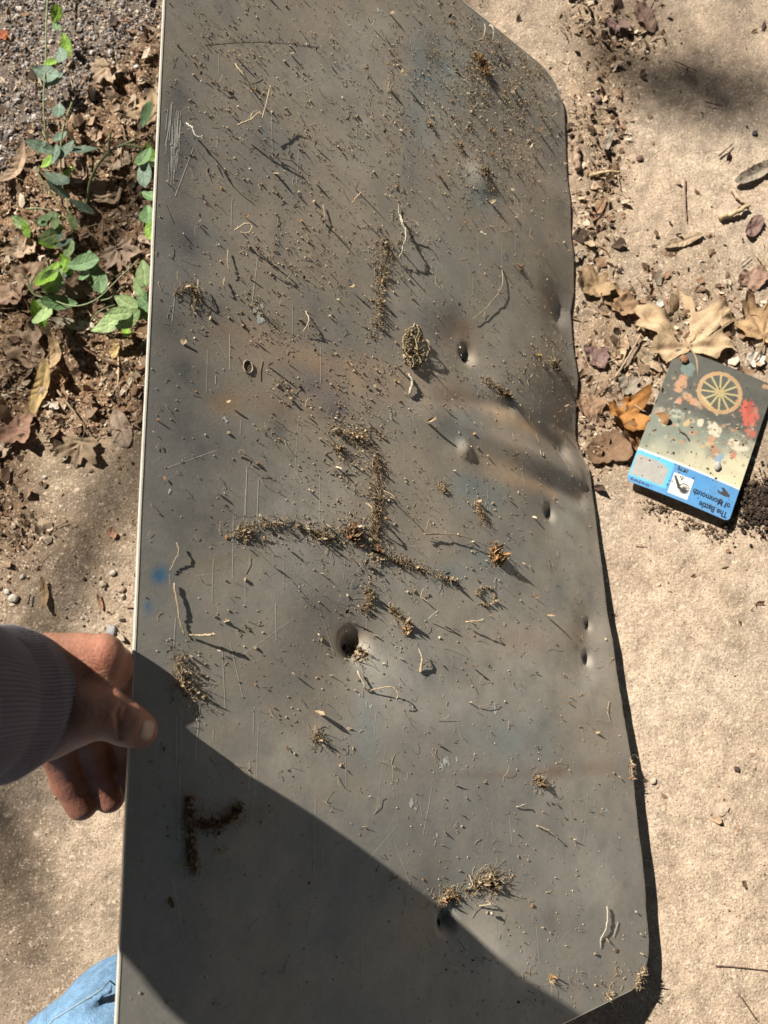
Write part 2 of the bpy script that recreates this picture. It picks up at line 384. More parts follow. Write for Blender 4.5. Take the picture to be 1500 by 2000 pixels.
for a in [(815, 230, 30, 170, 4, (.19, .20, .20), .5), (700, 250, 60, 120, 0, sv, .2), (740, 1130, 160, 60, 0, sv, .2), (1000, 1130, 90, 90, 0, sv, .25), (1010, 1300, 150, 110, 0, sv, .35), (1090, 1520, 120, 60, 0, sv, .30), (900, 1390, 120, 60, 10, sv, .28), (1150, 1720, 70, 120, 0, sv, .3), (980, 1870, 90, 60, 20, sv, .35), (560, 980, 130, 90, 0, sv, .3), (640, 140, 150, 60, 0, sv, .22), (800, 560, 60, 150, 0, sv, .18), (1100, 260, 40, 90, 0, sv, .25), (1030, 640, 80, 50, 0, sv, .25), (500, 1180, 120, 60, 0, sv, .2), (430, 620, 50, 70, 10, dk, .4), (700, 1480, 60, 40, 0, dk, .3), (560, 1330, 60, 60, 0, dk, .25), (1170, 1830, 30, 50, 0, dk, .3), (830, 690, 30, 60, 0, dk, .3), (350, 180, 30, 60, 0, dk, .5), (480, 360, 40, 70, 10, dk, .3), (350, 300, 45, 90, 0, dk, .75), (370, 470, 50, 60, 20, dk, .7), (360, 740, 60, 55, 30, dk, .7), (380, 860, 80, 45, 25, dk, .7), (390, 1010, 80, 70, 10, dk, .65), (330, 640, 40, 50, 0, dk, .5),
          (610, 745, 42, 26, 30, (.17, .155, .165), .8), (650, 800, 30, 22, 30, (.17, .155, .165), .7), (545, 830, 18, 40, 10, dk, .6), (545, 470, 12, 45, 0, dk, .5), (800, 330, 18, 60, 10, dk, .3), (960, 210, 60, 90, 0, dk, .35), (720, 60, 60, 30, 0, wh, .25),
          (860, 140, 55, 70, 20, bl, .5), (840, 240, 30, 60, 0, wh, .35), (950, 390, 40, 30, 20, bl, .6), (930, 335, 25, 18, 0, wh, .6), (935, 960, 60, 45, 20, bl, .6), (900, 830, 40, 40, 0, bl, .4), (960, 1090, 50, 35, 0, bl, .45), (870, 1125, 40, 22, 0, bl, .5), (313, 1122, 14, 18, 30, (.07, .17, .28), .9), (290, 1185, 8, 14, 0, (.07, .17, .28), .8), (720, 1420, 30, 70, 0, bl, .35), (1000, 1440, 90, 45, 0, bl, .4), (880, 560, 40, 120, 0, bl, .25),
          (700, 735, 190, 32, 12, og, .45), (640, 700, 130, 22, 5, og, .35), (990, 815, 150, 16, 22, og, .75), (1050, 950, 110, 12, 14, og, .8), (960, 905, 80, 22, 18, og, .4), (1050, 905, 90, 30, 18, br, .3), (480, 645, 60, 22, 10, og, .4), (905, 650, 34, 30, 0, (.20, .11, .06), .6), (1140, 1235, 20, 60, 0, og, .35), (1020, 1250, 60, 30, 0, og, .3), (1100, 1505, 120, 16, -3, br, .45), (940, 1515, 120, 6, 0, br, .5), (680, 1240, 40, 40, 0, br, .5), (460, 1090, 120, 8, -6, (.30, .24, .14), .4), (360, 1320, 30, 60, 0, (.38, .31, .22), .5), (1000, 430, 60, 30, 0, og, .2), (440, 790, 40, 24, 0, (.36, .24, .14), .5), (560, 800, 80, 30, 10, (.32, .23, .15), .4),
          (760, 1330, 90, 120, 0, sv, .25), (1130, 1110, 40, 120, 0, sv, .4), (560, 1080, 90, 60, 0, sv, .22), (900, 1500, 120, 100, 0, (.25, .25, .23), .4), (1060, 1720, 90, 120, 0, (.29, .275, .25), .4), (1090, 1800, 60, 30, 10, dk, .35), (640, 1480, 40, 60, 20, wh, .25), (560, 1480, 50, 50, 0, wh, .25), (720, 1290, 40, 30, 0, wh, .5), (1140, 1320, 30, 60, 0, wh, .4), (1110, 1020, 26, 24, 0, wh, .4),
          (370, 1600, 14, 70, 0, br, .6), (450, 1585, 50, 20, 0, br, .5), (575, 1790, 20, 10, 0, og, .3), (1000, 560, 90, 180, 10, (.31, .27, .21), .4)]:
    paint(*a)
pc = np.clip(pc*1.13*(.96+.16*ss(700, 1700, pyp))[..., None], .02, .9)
panel = empty('metal_panel', tuple(O), 'dented dusty grey metal sheet with rounded corners propped up by the hand', 'metal sheet')
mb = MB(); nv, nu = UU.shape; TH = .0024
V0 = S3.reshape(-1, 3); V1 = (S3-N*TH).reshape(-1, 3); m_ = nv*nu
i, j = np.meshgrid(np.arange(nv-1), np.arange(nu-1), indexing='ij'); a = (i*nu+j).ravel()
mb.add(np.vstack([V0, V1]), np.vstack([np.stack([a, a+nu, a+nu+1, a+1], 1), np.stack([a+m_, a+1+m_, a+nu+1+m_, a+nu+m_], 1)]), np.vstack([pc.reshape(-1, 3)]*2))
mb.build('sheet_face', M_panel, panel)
# rim of the sheet, standing a hair proud of the two faces
loop = np.concatenate([np.arange(nu), np.arange(1, nv)*nu+nu-1, (nv-1)*nu+np.arange(nu-2, -1, -1), np.arange(nv-2, 0, -1)*nu])
mb = MB(); lv = V0[loop]; tg = np.roll(lv, -1, 0)-np.roll(lv, 1, 0); tg /= np.linalg.norm(tg, axis=1)[:, None]; on = np.cross(tg, N)
on = np.where(((lv-O-EU*-.26)*on).sum(1)[:, None] > 0, on, -on)
rv = np.concatenate([lv+N*.0003-on*.0002, lv+on*.0008+N*.0001, lv+on*.0008-N*(TH+.0001), lv-N*(TH+.0003)-on*.0002]); q = len(loop)
k = np.arange(q); k2 = (k+1) % q
for r in range(3): pass
mb.add(rv, np.vstack([np.stack([k+r*q, k2+r*q, k2+(r+1)*q, k+(r+1)*q], 1) for r in range(3)]))
rimo = mb.build('sheet_rim', M_edge, panel, smooth=False)

# ---- specks, grit, fibres stuck all over the sheet
dens_blobs = [(640, 330, 330, 380, 1.0), (960, 130, 110, 120, 4.5), (1000, 260, 80, 120, 2.5), (700, 900, 60, 160, 1.6), (480, 130, 120, 120, .8), (520, 640, 110, 50, .9), (760, 1000, 260, 260, .5), (740, 1350, 350, 280, .35), (1020, 1820, 160, 130, .35), (1080, 1560, 120, 60, .5), (600, 500, 160, 60, .8), (560, 760, 60, 25, 1.6), (690, 840, 50, 40, 2.2), (375, 1330, 28, 60, 2.5), (1100, 700, 60, 80, 1.0), (970, 730, 80, 30, 1.4), (930, 350, 70, 60, 1.2)]
dens_lines = [((765, 60), (778, 420), 14, 1.6), ((748, 470), (740, 650), 18, 3.5), ((720, 850), (742, 1060), 20, 3.2), ((735, 1060), (725, 1190), 20, 2.4), ((445, 1045), (735, 1045), 16, 2.6), ((735, 1090), (890, 1135), 14, 2.4), ((870, 1765), (990, 1720), 20, 2.5), ((420, 60), (520, 200), 16, 1.6), ((1040, 1920), (1240, 1930), 35, 1.4), ((560, 780), (900, 700), 20, .7)]
def density(px, py):
    d = .30+0*px
    for a, b, rx, ry, s in dens_blobs: d = d+s*bump2(px, py, a, b, rx, ry)
    for a, b, wd, s in dens_lines:
        ds, t = segd(px, py, *a, *b); d = d+s*np.exp(-(ds/wd)**2)
    return d
def sample_panel(n, dmax=5.0, power=1.0, clump=0):
    out = []
    tot = 0
    while tot < n:
        v = rng.uniform(VT+.003, VB-.003, n*4); u = rng.uniform(UL+.002, 0, n*4)
        ok = u < uright(v)-.002; u, v = u[ok], v[ok]
        W = O+u[:, None]*EU+v[:, None]*EV; px, py = topix(W[:, 0], W[:, 1], W[:, 2])
        d = (density(px, py)/dmax)**power*(.3+1.4*noise2(u*90, v*90, 55)**2*1.6)
        ok = rng.uniform(0, 1, len(u)) < d; out.append(np.stack([u[ok], v[ok]], 1)); tot += ok.sum()
    return np.concatenate(out)[:n]
def on_panel(uv, h):
    return O+uv[:, :1]*EU+uv[:, 1:]*EV+(disp(uv[:, 0], uv[:, 1])+h)[:, None]*N
tan = np.array([.36, .28, .18]); dkb = np.array([.15, .10, .06]); pale = np.array([.55, .46, .32]); org = np.array([.40, .22, .09])
def rcol(n, pal, w_=None, jit=.25):
    i = rng.choice(len(pal), n, p=w_); return np.clip(np.array(pal)[i]*rng.uniform(1-jit, 1+jit, (n, 1)), 0, 1)
mb = MB()
uv = sample_panel(18000, 5.0, 1.45); sz = np.minimum(rng.lognormal(math.log(.00038), .55, len(uv)), .0020)
grains(mb, on_panel(uv, sz*.3), sz, rcol(len(uv), [tan, dkb, pale, org], [.55, .22, .15, .08]), FR, .8)
uv = sample_panel(2600, 5.0, 1.3); sz = np.minimum(rng.lognormal(math.log(.0009), .5, len(uv)), .0035)
chips(mb, on_panel(uv, rng.exponential(.0007, len(uv))*(rng.random(len(uv)) < .5)), sz, rcol(len(uv), [tan, dkb, pale, org], [.5, .25, .17, .08]), FR, .9)
o = mb.build('dirt_specks', M_clod, origin=O, smooth=False); tag(o, 'dried grit and dirt specks stuck all over the grey metal sheet', 'dirt', None, 'stuff')
def fib_stuff(mb, uvs, len_mu, hmax, colr, r=(.00010, .00022)):
    for u, v in uvs:
        L = rng.lognormal(math.log(len_mu), .5); a = rng.uniform(0, 6.28); n = rng.integers(3, 6); h0 = rng.uniform(0, .0006)
        p = []; hh = h0; dh = rng.uniform(-.2, 1)*hmax/n; cu = rng.normal(0, .5)
        for i in range(n):
            p.append(O+EU*u+EV*v+N*(hh+.0001)); u += math.cos(a)*L/n; v += math.sin(a)*L/n; a += cu+rng.normal(0, .3); hh = max(0, hh+dh+rng.normal(0, hmax*.15))
        p = np.array(p); base = disp(np.array([(q-O).dot(EU) for q in p]), np.array([(q-O).dot(EV) for q in p])); p = p+base[:, None]*N
        tube(mb, p, rng.uniform(*r), 3, colr*rng.uniform(.7, 1.3), cap=False)
mb = MB(); fib_stuff(mb, sample_panel(1900), .005, .0028, tan*1.05); fib_stuff(mb, sample_panel(420), .009, .006, tan*1.2)
o = mb.build('root_hairs', M_fibre, origin=O); tag(o, 'fine root hairs clinging all over the grey metal sheet', 'root hairs', None, 'stuff')

# ---- single things stuck on the sheet
def crust(name, pts, wd, nb, r, cols, label, cat, nfib=20, hgt=1.0, up=.012):
    """an irregular ridge or lump of soil made of many crumbs with rootlets sticking out"""
    L = np.array([UV(*p) for p in pts]); mb = MB()
    q = smoothpts(np.c_[L, np.zeros(len(L))], 60)[:, :2] if len(L) > 1 else np.repeat(L, 60, 0)
    for cnt, rs, kind_ in ((nb*4, .34, 0), (int(nb*.8), .7, 1), (max(3, nb//8), .9, 2)):
        k = rng.integers(0, 60, cnt); cl = noise2(k*.35, k*0, int(pts[0][0])); kk = (noise2(k*.22, k*0, int(pts[0][1])) > .36) | (len(pts) < 4); k, cl = k[kk], cl[kk]; cnt = len(k); uv = q[k]+rng.normal(0, wd*(.8 if kind_ else 1.2), (cnt, 2))*(.15+1.0*cl[:, None])
        rr = np.minimum(rng.lognormal(math.log(r*rs), .5, cnt), r*1.5); off = np.linalg.norm(uv-q[k], axis=1); h = np.clip(1-off/(wd*2), 0, 1)*wd*hgt*rng.uniform(0, 1, cnt)
        pos = on_panel(uv, h+rr*.2); cc = rcol(cnt, cols, None, .35)*np.array([.9, .88, .85])
        if kind_ == 1: chips(mb, pos, rr*1.3, cc, FR, 1.0)
        else: grains(mb, pos, rr, cc, FR, .8)
    fib_stuff(mb, q[rng.integers(0, 60, nfib*4)]+rng.normal(0, wd*1.3, (nfib*4, 2)), up*.45, up*.42, tan*1.1)
    o = mb.build(name, M_clod, origin=PS(*L[0]), smooth=False); return tag(o, label, cat)
S1 = [tan, dkb*1.3, tan*.8]; S2 = [org*1.2, dkb*1.4, org]; S3c = [tan*1.1, pale, org]
crust('soil_ridge', [(748, 468), (752, 520), (742, 570), (742, 640)], .0035, 150, .0011, S1, 'upright crusty soil ridge on the metal sheet above the dented middle', 'soil', 60, 1.3, .010)
crust('soil_ridge', [(462, 1043), (530, 1022), (600, 1030), (640, 1048), (680, 1045)], .0026, 150, .0011, S1+[pale], 'long sideways soil ridge running left from the reddish lump on the sheet', 'soil', 60, 1.2, .010)
crust('soil_lump', [(685, 1035), (700, 1050)], .0045, 110, .0013, [np.array([.33, .15, .08]), dkb, tan], 'reddish brown soil lump at the meeting of the soil ridges', 'soil', 24, 1.0, .009)
crust('soil_ridge', [(738, 893), (738, 950), (735, 1010), (728, 1060)], .0032, 170, .0011, S1, 'upright soil ridge with curling fibres just above the reddish lump', 'soil', 90, 1.1, .012)
crust('soil_ridge', [(745, 1088), (790, 1100), (830, 1115), (888, 1136)], .0022, 120, .0011, S1, 'slanting soil ridge running down right below the reddish lump', 'soil', 45, 1.2, .009)
crust('soil_lump', [(738, 1068), (740, 1078)], .002, 40, .0011, [np.array([.38, .17, .08]), dkb], 'small rusty soil lump just under the reddish lump', 'soil', 8)
crust('soil_clod', [(965, 1072), (978, 1092), (962, 1088)], .0040, 200, .0015, [org*1.25, org, tan*1.1], 'orange brown clod at the end of the long twig on the sheet', 'clod', 20, 1.5, .006)
crust('soil_ring', [(930, 1160), (945, 1148), (962, 1152), (966, 1172), (950, 1182), (935, 1176)], .0012, 130, .0009, [tan, tan*.8, pale*.8], 'ring shaped clod of pale grit on the metal sheet', 'clod', 14, 1.6, .005)
crust('soil_clod', [(800, 1215), (800, 1236)], .0022, 70, .0010, S3c, 'small upright sandy clod right of the deep dent', 'clod', 18, 1.3, .006)
crust('soil_clod', [(715, 1262), (722, 1278), (700, 1270)], .0030, 70, .0012, [tan, pale*.8, dkb], 'crumbly clod of soil caught in the deepest dent', 'clod', 12, .8)
crust('soil_ridge', [(725, 1150), (727, 1172), (722, 1192)], .0020, 60, .0010, S1, 'short upright soil crust above the deep dent', 'soil', 20)
crust('soil_lump', [(765, 1188), (785, 1200)], .0016, 36, .0010, S1, 'thin dark soil crumb trail right of the short soil crust', 'soil', 12)
crust('soil_clod', [(865, 1760), (885, 1756), (902, 1752)], .0024, 80, .0012, S3c, 'pale soil lump beside the shadow edge above the bottom dent', 'clod', 36, 1.2, .010)
crust('soil_clod', [(925, 1735), (960, 1715), (970, 1735)], .0032, 110, .0011, S1+[pale], 'pointed tangle of soil and roots near the bottom of the sheet', 'clod', 60, 1.8, .014)
crust('soil_clod', [(930, 115), (942, 130), (945, 150)], .0035, 110, .0013, [org, dkb, dkb*1.4], 'rusty brown soil lump in the dirtiest top corner patch', 'clod', 40, 2.0, .012)
crust('soil_clod', [(940, 335), (948, 342)], .0022, 55, .0011, S1, 'round tan clod above the blue tinted bump in the sheet', 'clod', 16, 2.0, .010)
crust('soil_clod', [(1090, 700), (1105, 712)], .0026, 70, .0011, [tan, pale], 'tuft of pale soil at the right edge of the sheet', 'clod', 30, 1.4, .010)
crust('soil_clod', [(1058, 688), (1066, 698)], .0016, 30, .0009, [np.array([.45, .33, .06]), np.array([.3, .22, .05])], 'mustard yellow crumbs near the right edge of the sheet', 'clod', 8)
crust('soil_clod', [(955, 740), (985, 762), (1008, 775)], .0024, 90, .0011, S1, 'dark soil ridge along the top of the crease', 'soil', 36, 1.3, .010)
crust('soil_clod', [(860, 945), (868, 958)], .0016, 36, .0010, S3c, 'small white and ochre crumb pile right of the upright soil ridge', 'clod', 14, 1.4)
crust('soil_clod', [(1045, 1522), (1062, 1532)], .0022, 50, .0011, [dkb*1.5, tan], 'brown root tuft in the lower right of the sheet', 'clod', 26, 1.4, .010)
crust('soil_clod', [(618, 1440), (626, 1444)], .0018, 40, .0009, S1, 'small brown tuft just above the shadow edge on the sheet', 'clod', 12)
crust('soil_clod', [(660, 880), (668, 876)], .0016, 36, .0010, S3c, 'tan tuft left of the sprinkled crumbs on the sheet', 'clod', 12, 1.6)
crust('soil_clod', [(650, 835), (690, 850), (720, 860)], .0040, 60, .0009, S3c, 'scattered tan crumbs above the upright soil ridge', 'crumbs', 20)
crust('soil_clod', [(490, 1043), (470, 1035)], .0018, 24, .0011, [tan, pale], 'small soil knot at the left end of the sideways ridge', 'clod', 10)
crust('soil_clod', [(930, 980), (945, 1020)], .0030, 40, .0010, [org, tan], 'ochre crumbs on the blue stained area of the sheet', 'crumbs', 14, 1.3)
crust('soil_clod', [(1018, 518), (1022, 524)], .0018, 34, .0010, [dkb*1.5, org], 'dark hairy clod near the upper right edge of the sheet', 'clod', 14, 1.8, .010)
crust('soil_clod', [(835, 236), (838, 248)], .0012, 22, .0010, S3c, 'tiny tan clod below the blue grey patch', 'clod', 6, 2.4)
crust('soil_clod', [(890, 280), (900, 292)], .0016, 26, .0010, S3c, 'tan clod with a long shadow left of the grimy corner', 'clod', 8, 2.6)
crust('soil_clod', [(1075, 1905), (1076, 1920)], .0012, 20, .0011, [pale, org], 'small seed husk near the bottom right corner of the sheet', 'seed husk', 4, 1.5)
crust('soil_patch', [(352, 1285), (356, 1330), (385, 1355)], .0040, 120, .0008, [tan, tan*.8, pale*.8], 'scabby patch of dried soil beside the hand', 'soil', 20, .7)
crust('soil_patch', [(368, 1560), (372, 1640), (380, 1700)], .0022, 90, .0010, [org*.8, dkb, tan], 'long root crust in the shaded part of the sheet', 'soil', 26, 1.0)
crust('soil_patch', [(385, 1605), (430, 1610), (470, 1575)], .0026, 80, .0011, [dkb, org*.7], 'dark soil arm beside the shaded root crust', 'soil', 30, 1.0)
crust('soil_clod', [(340, 575), (380, 560), (375, 605)], .0016, 36, .0009, [tan, pale], 'pale twiggy crumbs near the left edge of the sheet', 'clod', 26, 1.4, .012)
crust('soil_clod', [(505, 608), (512, 616)], .0020, 30, .0008, [wh, pale], 'whitish scab above the round bolt hole', 'scab', 4, .6)
crust('soil_clod', [(1240, 1925), (1255, 1890)], .0020, 40, .0010, [pale, tan], 'crumbs stuck on the bottom right corner of the sheet', 'crumbs', 14)
crust('soil_clod', [(1232, 1480), (1234, 1520)], .0012, 34, .0009, [pale, np.array([.5, .3, .2])], 'pale pink scab on the right edge of the sheet', 'scab', 6)
crust('soil_clod', [(1185, 1945), (1195, 1938)], .0014, 24, .0010, [pale], 'white crumb on the bottom edge of the sheet', 'crumb', 4)
def root(name, pts, r, colr, label, cat='rootlet', h=(0, .003), n=None, r1=None, branches=()):
    mb = MB(); q = []
    r = r*.82; r1 = r1*.82 if r1 else None; n = n or 6*len(pts)
    s = np.array([PX(a_, b_, h_+r) for a_, b_, h_ in smoothpts([(p_[0], p_[1], p_[2] if len(p_) > 2 else .0008) for p_ in pts], n)]); q = s; jit = rng.normal(0, r*.35, s.shape); s = s+jit
    rad = np.linspace(r, r1 if r1 else r*.55, n)*rng.uniform(.8, 1.2, n)
    tube(mb, s, rad, 6, colr)
    for b in branches:
        q2 = [PX(px, py, (hh[0] if hh else .0008)) for px, py, *hh in b]; tube(mb, smoothpts(q2, 8), np.linspace(r*.6, r*.3, 8), 5, colr)
    o = mb.build(name, M_fibre, origin=q[0]); return tag(o, label, cat)
pt = (.50, .40, .26); tn = (.36, .28, .18); gy = (.42, .38, .30)
root('twig', [(822, 1045, .004), (850, 1044, .003), (895, 1048, .004), (925, 1060, .004), (945, 1068, .004)], .0008, tn, 'long thin twig leading to the orange clod', 'twig', branches=[[(826, 1044, .003), (824, 1020, .010), (830, 1040, .003)]])
root('rootlet', [(780, 422, .001), (776, 440, .006), (779, 470, .009), (776, 508, .002)], .0013, gy, 'thick pale root standing off the sheet above the soil ridge', branches=[[(779, 440, .006), (800, 440, .008), (805, 452, .010)], [(776, 430, .004), (773, 445, .009), (778, 455, .010)], [(778, 420, .001), (776, 400, .002)]])
root('rootlet', [(703, 1310, .003), (712, 1335, .004), (722, 1347, .001), (742, 1344, .005), (758, 1342, .008), (768, 1355, .009), (768, 1367, .006)], .0008, pt, 'pale curly root below the deepest dent')
root('seed_pod', [(812, 1268, .006), (818, 1285, .006), (821, 1300, .003), (822, 1312, .001)], .0006, pt, 'slender pale seed right below the sandy clod', 'seed', r1=.0016)
root('rootlet', [(343, 1060, .002), (345, 1080, .003), (335, 1105, .001), (330, 1115, .001)], .0006, tn, 'thin rootlet near the left edge above the blue mark')
root('rootlet', [(338, 1140, .001), (343, 1180, .002), (350, 1215, .001), (358, 1240, .001)], .0008, tn, 'knobbly rootlet down the left side above the hand')
root('rootlet', [(368, 1240, .001), (385, 1242, .003), (405, 1241, .006), (410, 1240, .007)], .0007, pt, 'pale rootlet with a white tip near the hand', r1=.0014)
root('rootlet', [(1180, 1768, .002), (1180, 1790, .003), (1176, 1815, .003), (1170, 1835, .001), (1172, 1850, .0005)], .0011, gy, 'thick pale rootlet near the bottom right corner')
root('rootlet', [(1205, 1800, .001), (1200, 1815, .001), (1196, 1830, .001)], .0005, gy, 'short thin rootlet right of the thick pale one')
root('rootlet', [(980, 520, .001), (978, 560, .003), (950, 600, .003), (925, 622, .002)], .0006, tn, 'long curved rootlet above the upper right dent')
root('rootlet', [(595, 610, .001), (597, 630, .004), (590, 650, .001)], .0007, pt, 'forked pale rootlet left of the soil ridge', branches=[[(597, 632, .004), (615, 634, .005)]])
root('rootlet', [(797, 730, .001), (800, 750, .003), (797, 770, .001)], .0013, gy, 'stubby pale root below the leaf skeleton', r1=.0015)
root('rootlet', [(630, 400, .001), (632, 425, .002), (634, 445, .001)], .0006, tn, 'thin upright rootlet in the dusty upper half')
root('rootlet', [(945, 60, .008), (950, 72, .010), (955, 85, .004)], .0011, (.6, .54, .42), 'pale root stub among the grime in the top corner', r1=.0006)
root('rootlet', [(933, 60, .010), (934, 80, .008), (930, 84, .003)], .0008, pt, 'slim pale root beside the pale root stub')
root('rootlet', [(460, 250, .004), (478, 248, .010), (488, 240, .014), (492, 246, .016)], .0009, pt, 'raised yellowish root at upper left casting a long shadow', branches=[[(478, 246, .01), (480, 236, .012), (488, 236, .014)]])
root('rootlet', [(505, 240, .006), (515, 190, .010), (518, 188, .011), (525, 192, .010)], .0006, pt, 'bent root spike right of the raised yellowish root')
root('rootlet', [(360, 245, .003), (366, 262, .008), (370, 280, .010), (380, 287, .014)], .0009, (.44, .42, .36), 'whitish root knot near the top left edge', branches=[[(362, 262, .008), (355, 268, .010)]])
root('rootlet', [(452, 456, .004), (465, 452, .012), (474, 460, .014), (470, 470, .012), (456, 466, .010)], .0008, pt, 'pale looped root at the left with long streaky shadow')
root('rootlet', [(444, 490, .001), (440, 520, .003), (450, 540, .001)], .0005, tn, 'dark wavy rootlet under the looped root')
root('rootlet', [(437, 545, .001), (432, 560, .003), (438, 570, .001)], .0006, tn, 'tiny dark hooked rootlet left of centre')
root('rootlet', [(383, 550, .003), (380, 565, .005), (385, 580, .004), (400, 592, .001)], .0006, tn, 'crooked rootlet at the left of the sheet')
root('rootlet', [(455, 130, .004), (465, 155, .008), (480, 170, .006), (486, 178, .004)], .0006, pt, 'thin slanting root at the top left of the sheet')
root('rootlet', [(415, 160, .001), (425, 165, .003), (432, 150, .003)], .0005, tn, 'small hooked rootlet at the top left')
root('rootlet', [(683, 395, .016), (681, 402, .004)], .0010, (.55, .38, .24), 'pinkish stub with a long shadow left of the pale root')
root('rootlet', [(750, 392, .008), (756, 396, .010)], .0008, pt, 'little ochre hook above the pale root')
root('rootlet', [(925, 462, .010), (932, 470, .012)], .0014, (.6, .52, .40), 'pale round husk with a long thin shadow')
root('rootlet', [(400, 86, .0002), (470, 80, .0002), (540, 82, .0002), (622, 92, .0002)], .00013, (.10, .09, .075), 'long dark hair lying across the top of the sheet', 'hair', n=60, r1=.00012)
root('rootlet', [(1046, 1612, .001), (1062, 1620, .004), (1078, 1634, .005), (1084, 1640, .003)], .0007, pt, 'slanting pale rootlet in the lower right of the sheet')
root('rootlet', [(1000, 1622, .002), (1010, 1630, .002)], .0006, pt, 'short pale rootlet beside the slanting one')
root('rootlet', [(1008, 1576, .001), (1022, 1570, .003), (1030, 1578, .002)], .0007, gy, 'pale grey squiggle below the brown tuft')
root('rootlet', [(955, 1782, .006), (960, 1787, .002)], .0015, (.6, .5, .4), 'pinkish bud right of the pale soil lump', r1=.001)
root('rootlet', [(940, 1770, .001), (952, 1764, .006), (948, 1758, .004)], .0008, pt, 'hooked pale root right of the pale soil lump')
root('rootlet', [(920, 1710, .001), (922, 1728, .004), (915, 1736, .002)], .0005, pt, 'thin root left of the pointed tangle')
root('rootlet', [(1195, 1370, .0005), (1190, 1390, .001), (1195, 1410, .0005)], .0004, pt, 'hair thin white rootlet at the right edge')
root('rootlet', [(935, 1380, .001), (950, 1376, .003), (975, 1375, .001)], .0004, tn, 'faint hair root by the white scuff')
root('rootlet', [(832, 1175, .003), (822, 1165, .001), (824, 1150, .003)], .0006, pt, 'kinked pale rootlet left of the ring clod')
root('rootlet', [(905, 1215, .004), (925, 1214, .010), (928, 1210, .009)], .0009, pt, 'raised ochre rootlet below the ring clod')
root('rootlet', [(848, 1205, .004), (840, 1196, .010), (836, 1208, .002)], .0007, gy, 'little tent shaped root right of the sandy clod')
root('rootlet', [(745, 960, .004), (755, 975, .010), (775, 995, .008)], .0006, tn, 'thin root reaching right from the upright ridge')
root('rootlet', [(707, 985, .006), (710, 1003, .012), (718, 1018, .003)], .0011, tn, 'thick curved root rising out of the upright ridge')
root('rootlet', [(640, 920, .001), (665, 905, .004), (672, 912, .003)], .0005, tn, 'fine bent root left of the upright ridge')
# leaf skeleton
mb = MB(); cs = [(787, 652), (793, 645), (804, 640), (814, 645), (824, 660), (829, 676), (830, 694), (825, 708), (816, 718), (806, 720), (797, 708), (789, 692), (784, 674)]
cs3 = np.array([PX(a, b, .002+.006*rng.random()) for a, b in cs]); sk = smoothpts(list(cs3)+[cs3[0]], 60)+rng.normal(0, .0007, (60, 3)); tube(mb, sk, rng.uniform(.0004, .0010, 60), 5, (.40, .32, .19))
mdl = [PX(800, 645, .004), PX(808, 680, .006), PX(812, 716, .003)]; ml = smoothpts(mdl, 30); tube(mb, ml, .0006, 5, (.46, .37, .22))
for i_ in range(46):
    a_ = ml[rng.integers(1, 29)]; b_ = sk[rng.integers(0, 60)]
    if np.linalg.norm(a_-b_) > .018: continue
    tube(mb, smoothpts([a_, (a_+b_)/2+N*rng.uniform(-.001, .003), b_], 7)+rng.normal(0, .0004, (7, 3)), rng.uniform(.00015, .0004), 4, np.array([.44, .36, .21])*rng.uniform(.5, 1.2), cap=False)
k_ = rng.random((900, 2)); th_ = k_[:, 0]*2*np.pi; rr_ = np.sqrt(k_[:, 1]); ax1 = 807+22*rr_*np.cos(th_); ay1 = 681+38*rr_*np.sin(th_); kp = noise2(ax1*.16, ay1*.16, 5) > .42; ax1, ay1 = ax1[kp], ay1[kp]
pos = np.array([PX(a_, b_, .0006+.004*rng.random()) for a_, b_ in zip(ax1, ay1)]); grains(mb, pos[::2], np.minimum(rng.lognormal(math.log(.0007), .4, len(pos[::2])), .0016), rcol(len(pos[::2]), [tan, dkb*1.3, pale*.8]), FR, .8); chips(mb, pos[1::2], rng.uniform(.0008, .0022, len(pos[1::2])), rcol(len(pos[1::2]), [tan, np.array([.42, .34, .2])]), FR, .8)
tag(mb.build('leaf_skeleton', M_clod, origin=cs3[0], smooth=False), 'ragged oval leaf skeleton full of dirt in the middle of the sheet', 'leaf skeleton')
# holes with rims
def hole(px, py, r, label_):
    u, v = UV(px, py); mb = MB(); an = np.linspace(0, 2*math.pi, 25)
    ring = [PS(u+r*math.cos(t), v+r*1.25*math.sin(t), .0006) for t in an]; tube(mb, ring, .0006, 6, (.35, .31, .25), cap=False)
    o = mb.build('hole_rim', M_clod, panel); o['label'] = label_
    mb = MB(); c = PS(u, v, .0003); V = [c]+[PS(u+r*math.cos(t), v+r*1.25*math.sin(t), .0003) for t in an[:-1]]
    mb.add(V, [[0, 1+i_, 1+(i_+1) % 24] for i_ in range(24)], (.17, .12, .075) if r > .003 else (.012, .01, .008)); mb.build('hole_plug', M_clod, panel)
hole(485, 716, .0040, 'round bolt hole rim'); hole(1063, 884, .0024, 'small dark bolt hole rim')
for px_, py_, r_ in ((924, 694, .0015), (1089, 1003, .0010), (700, 1264, .0026), (880, 1808, .0022)):
    u_, v_ = UV(px_, py_); mb = MB(); an = np.linspace(0, 2*math.pi, 15)[:-1]
    V = [PS(u_, v_, .0004)]+[PS(u_+r_*math.cos(t)*rng.uniform(.7, 1.2), v_+r_*1.3*math.sin(t)*rng.uniform(.7, 1.2), .0004) for t in an]
    mb.add(V, [[0, 1+i_, 1+(i_+1) % 14] for i_ in range(14)], (.008, .006, .005)); mb.build('puncture', M_clod, panel)
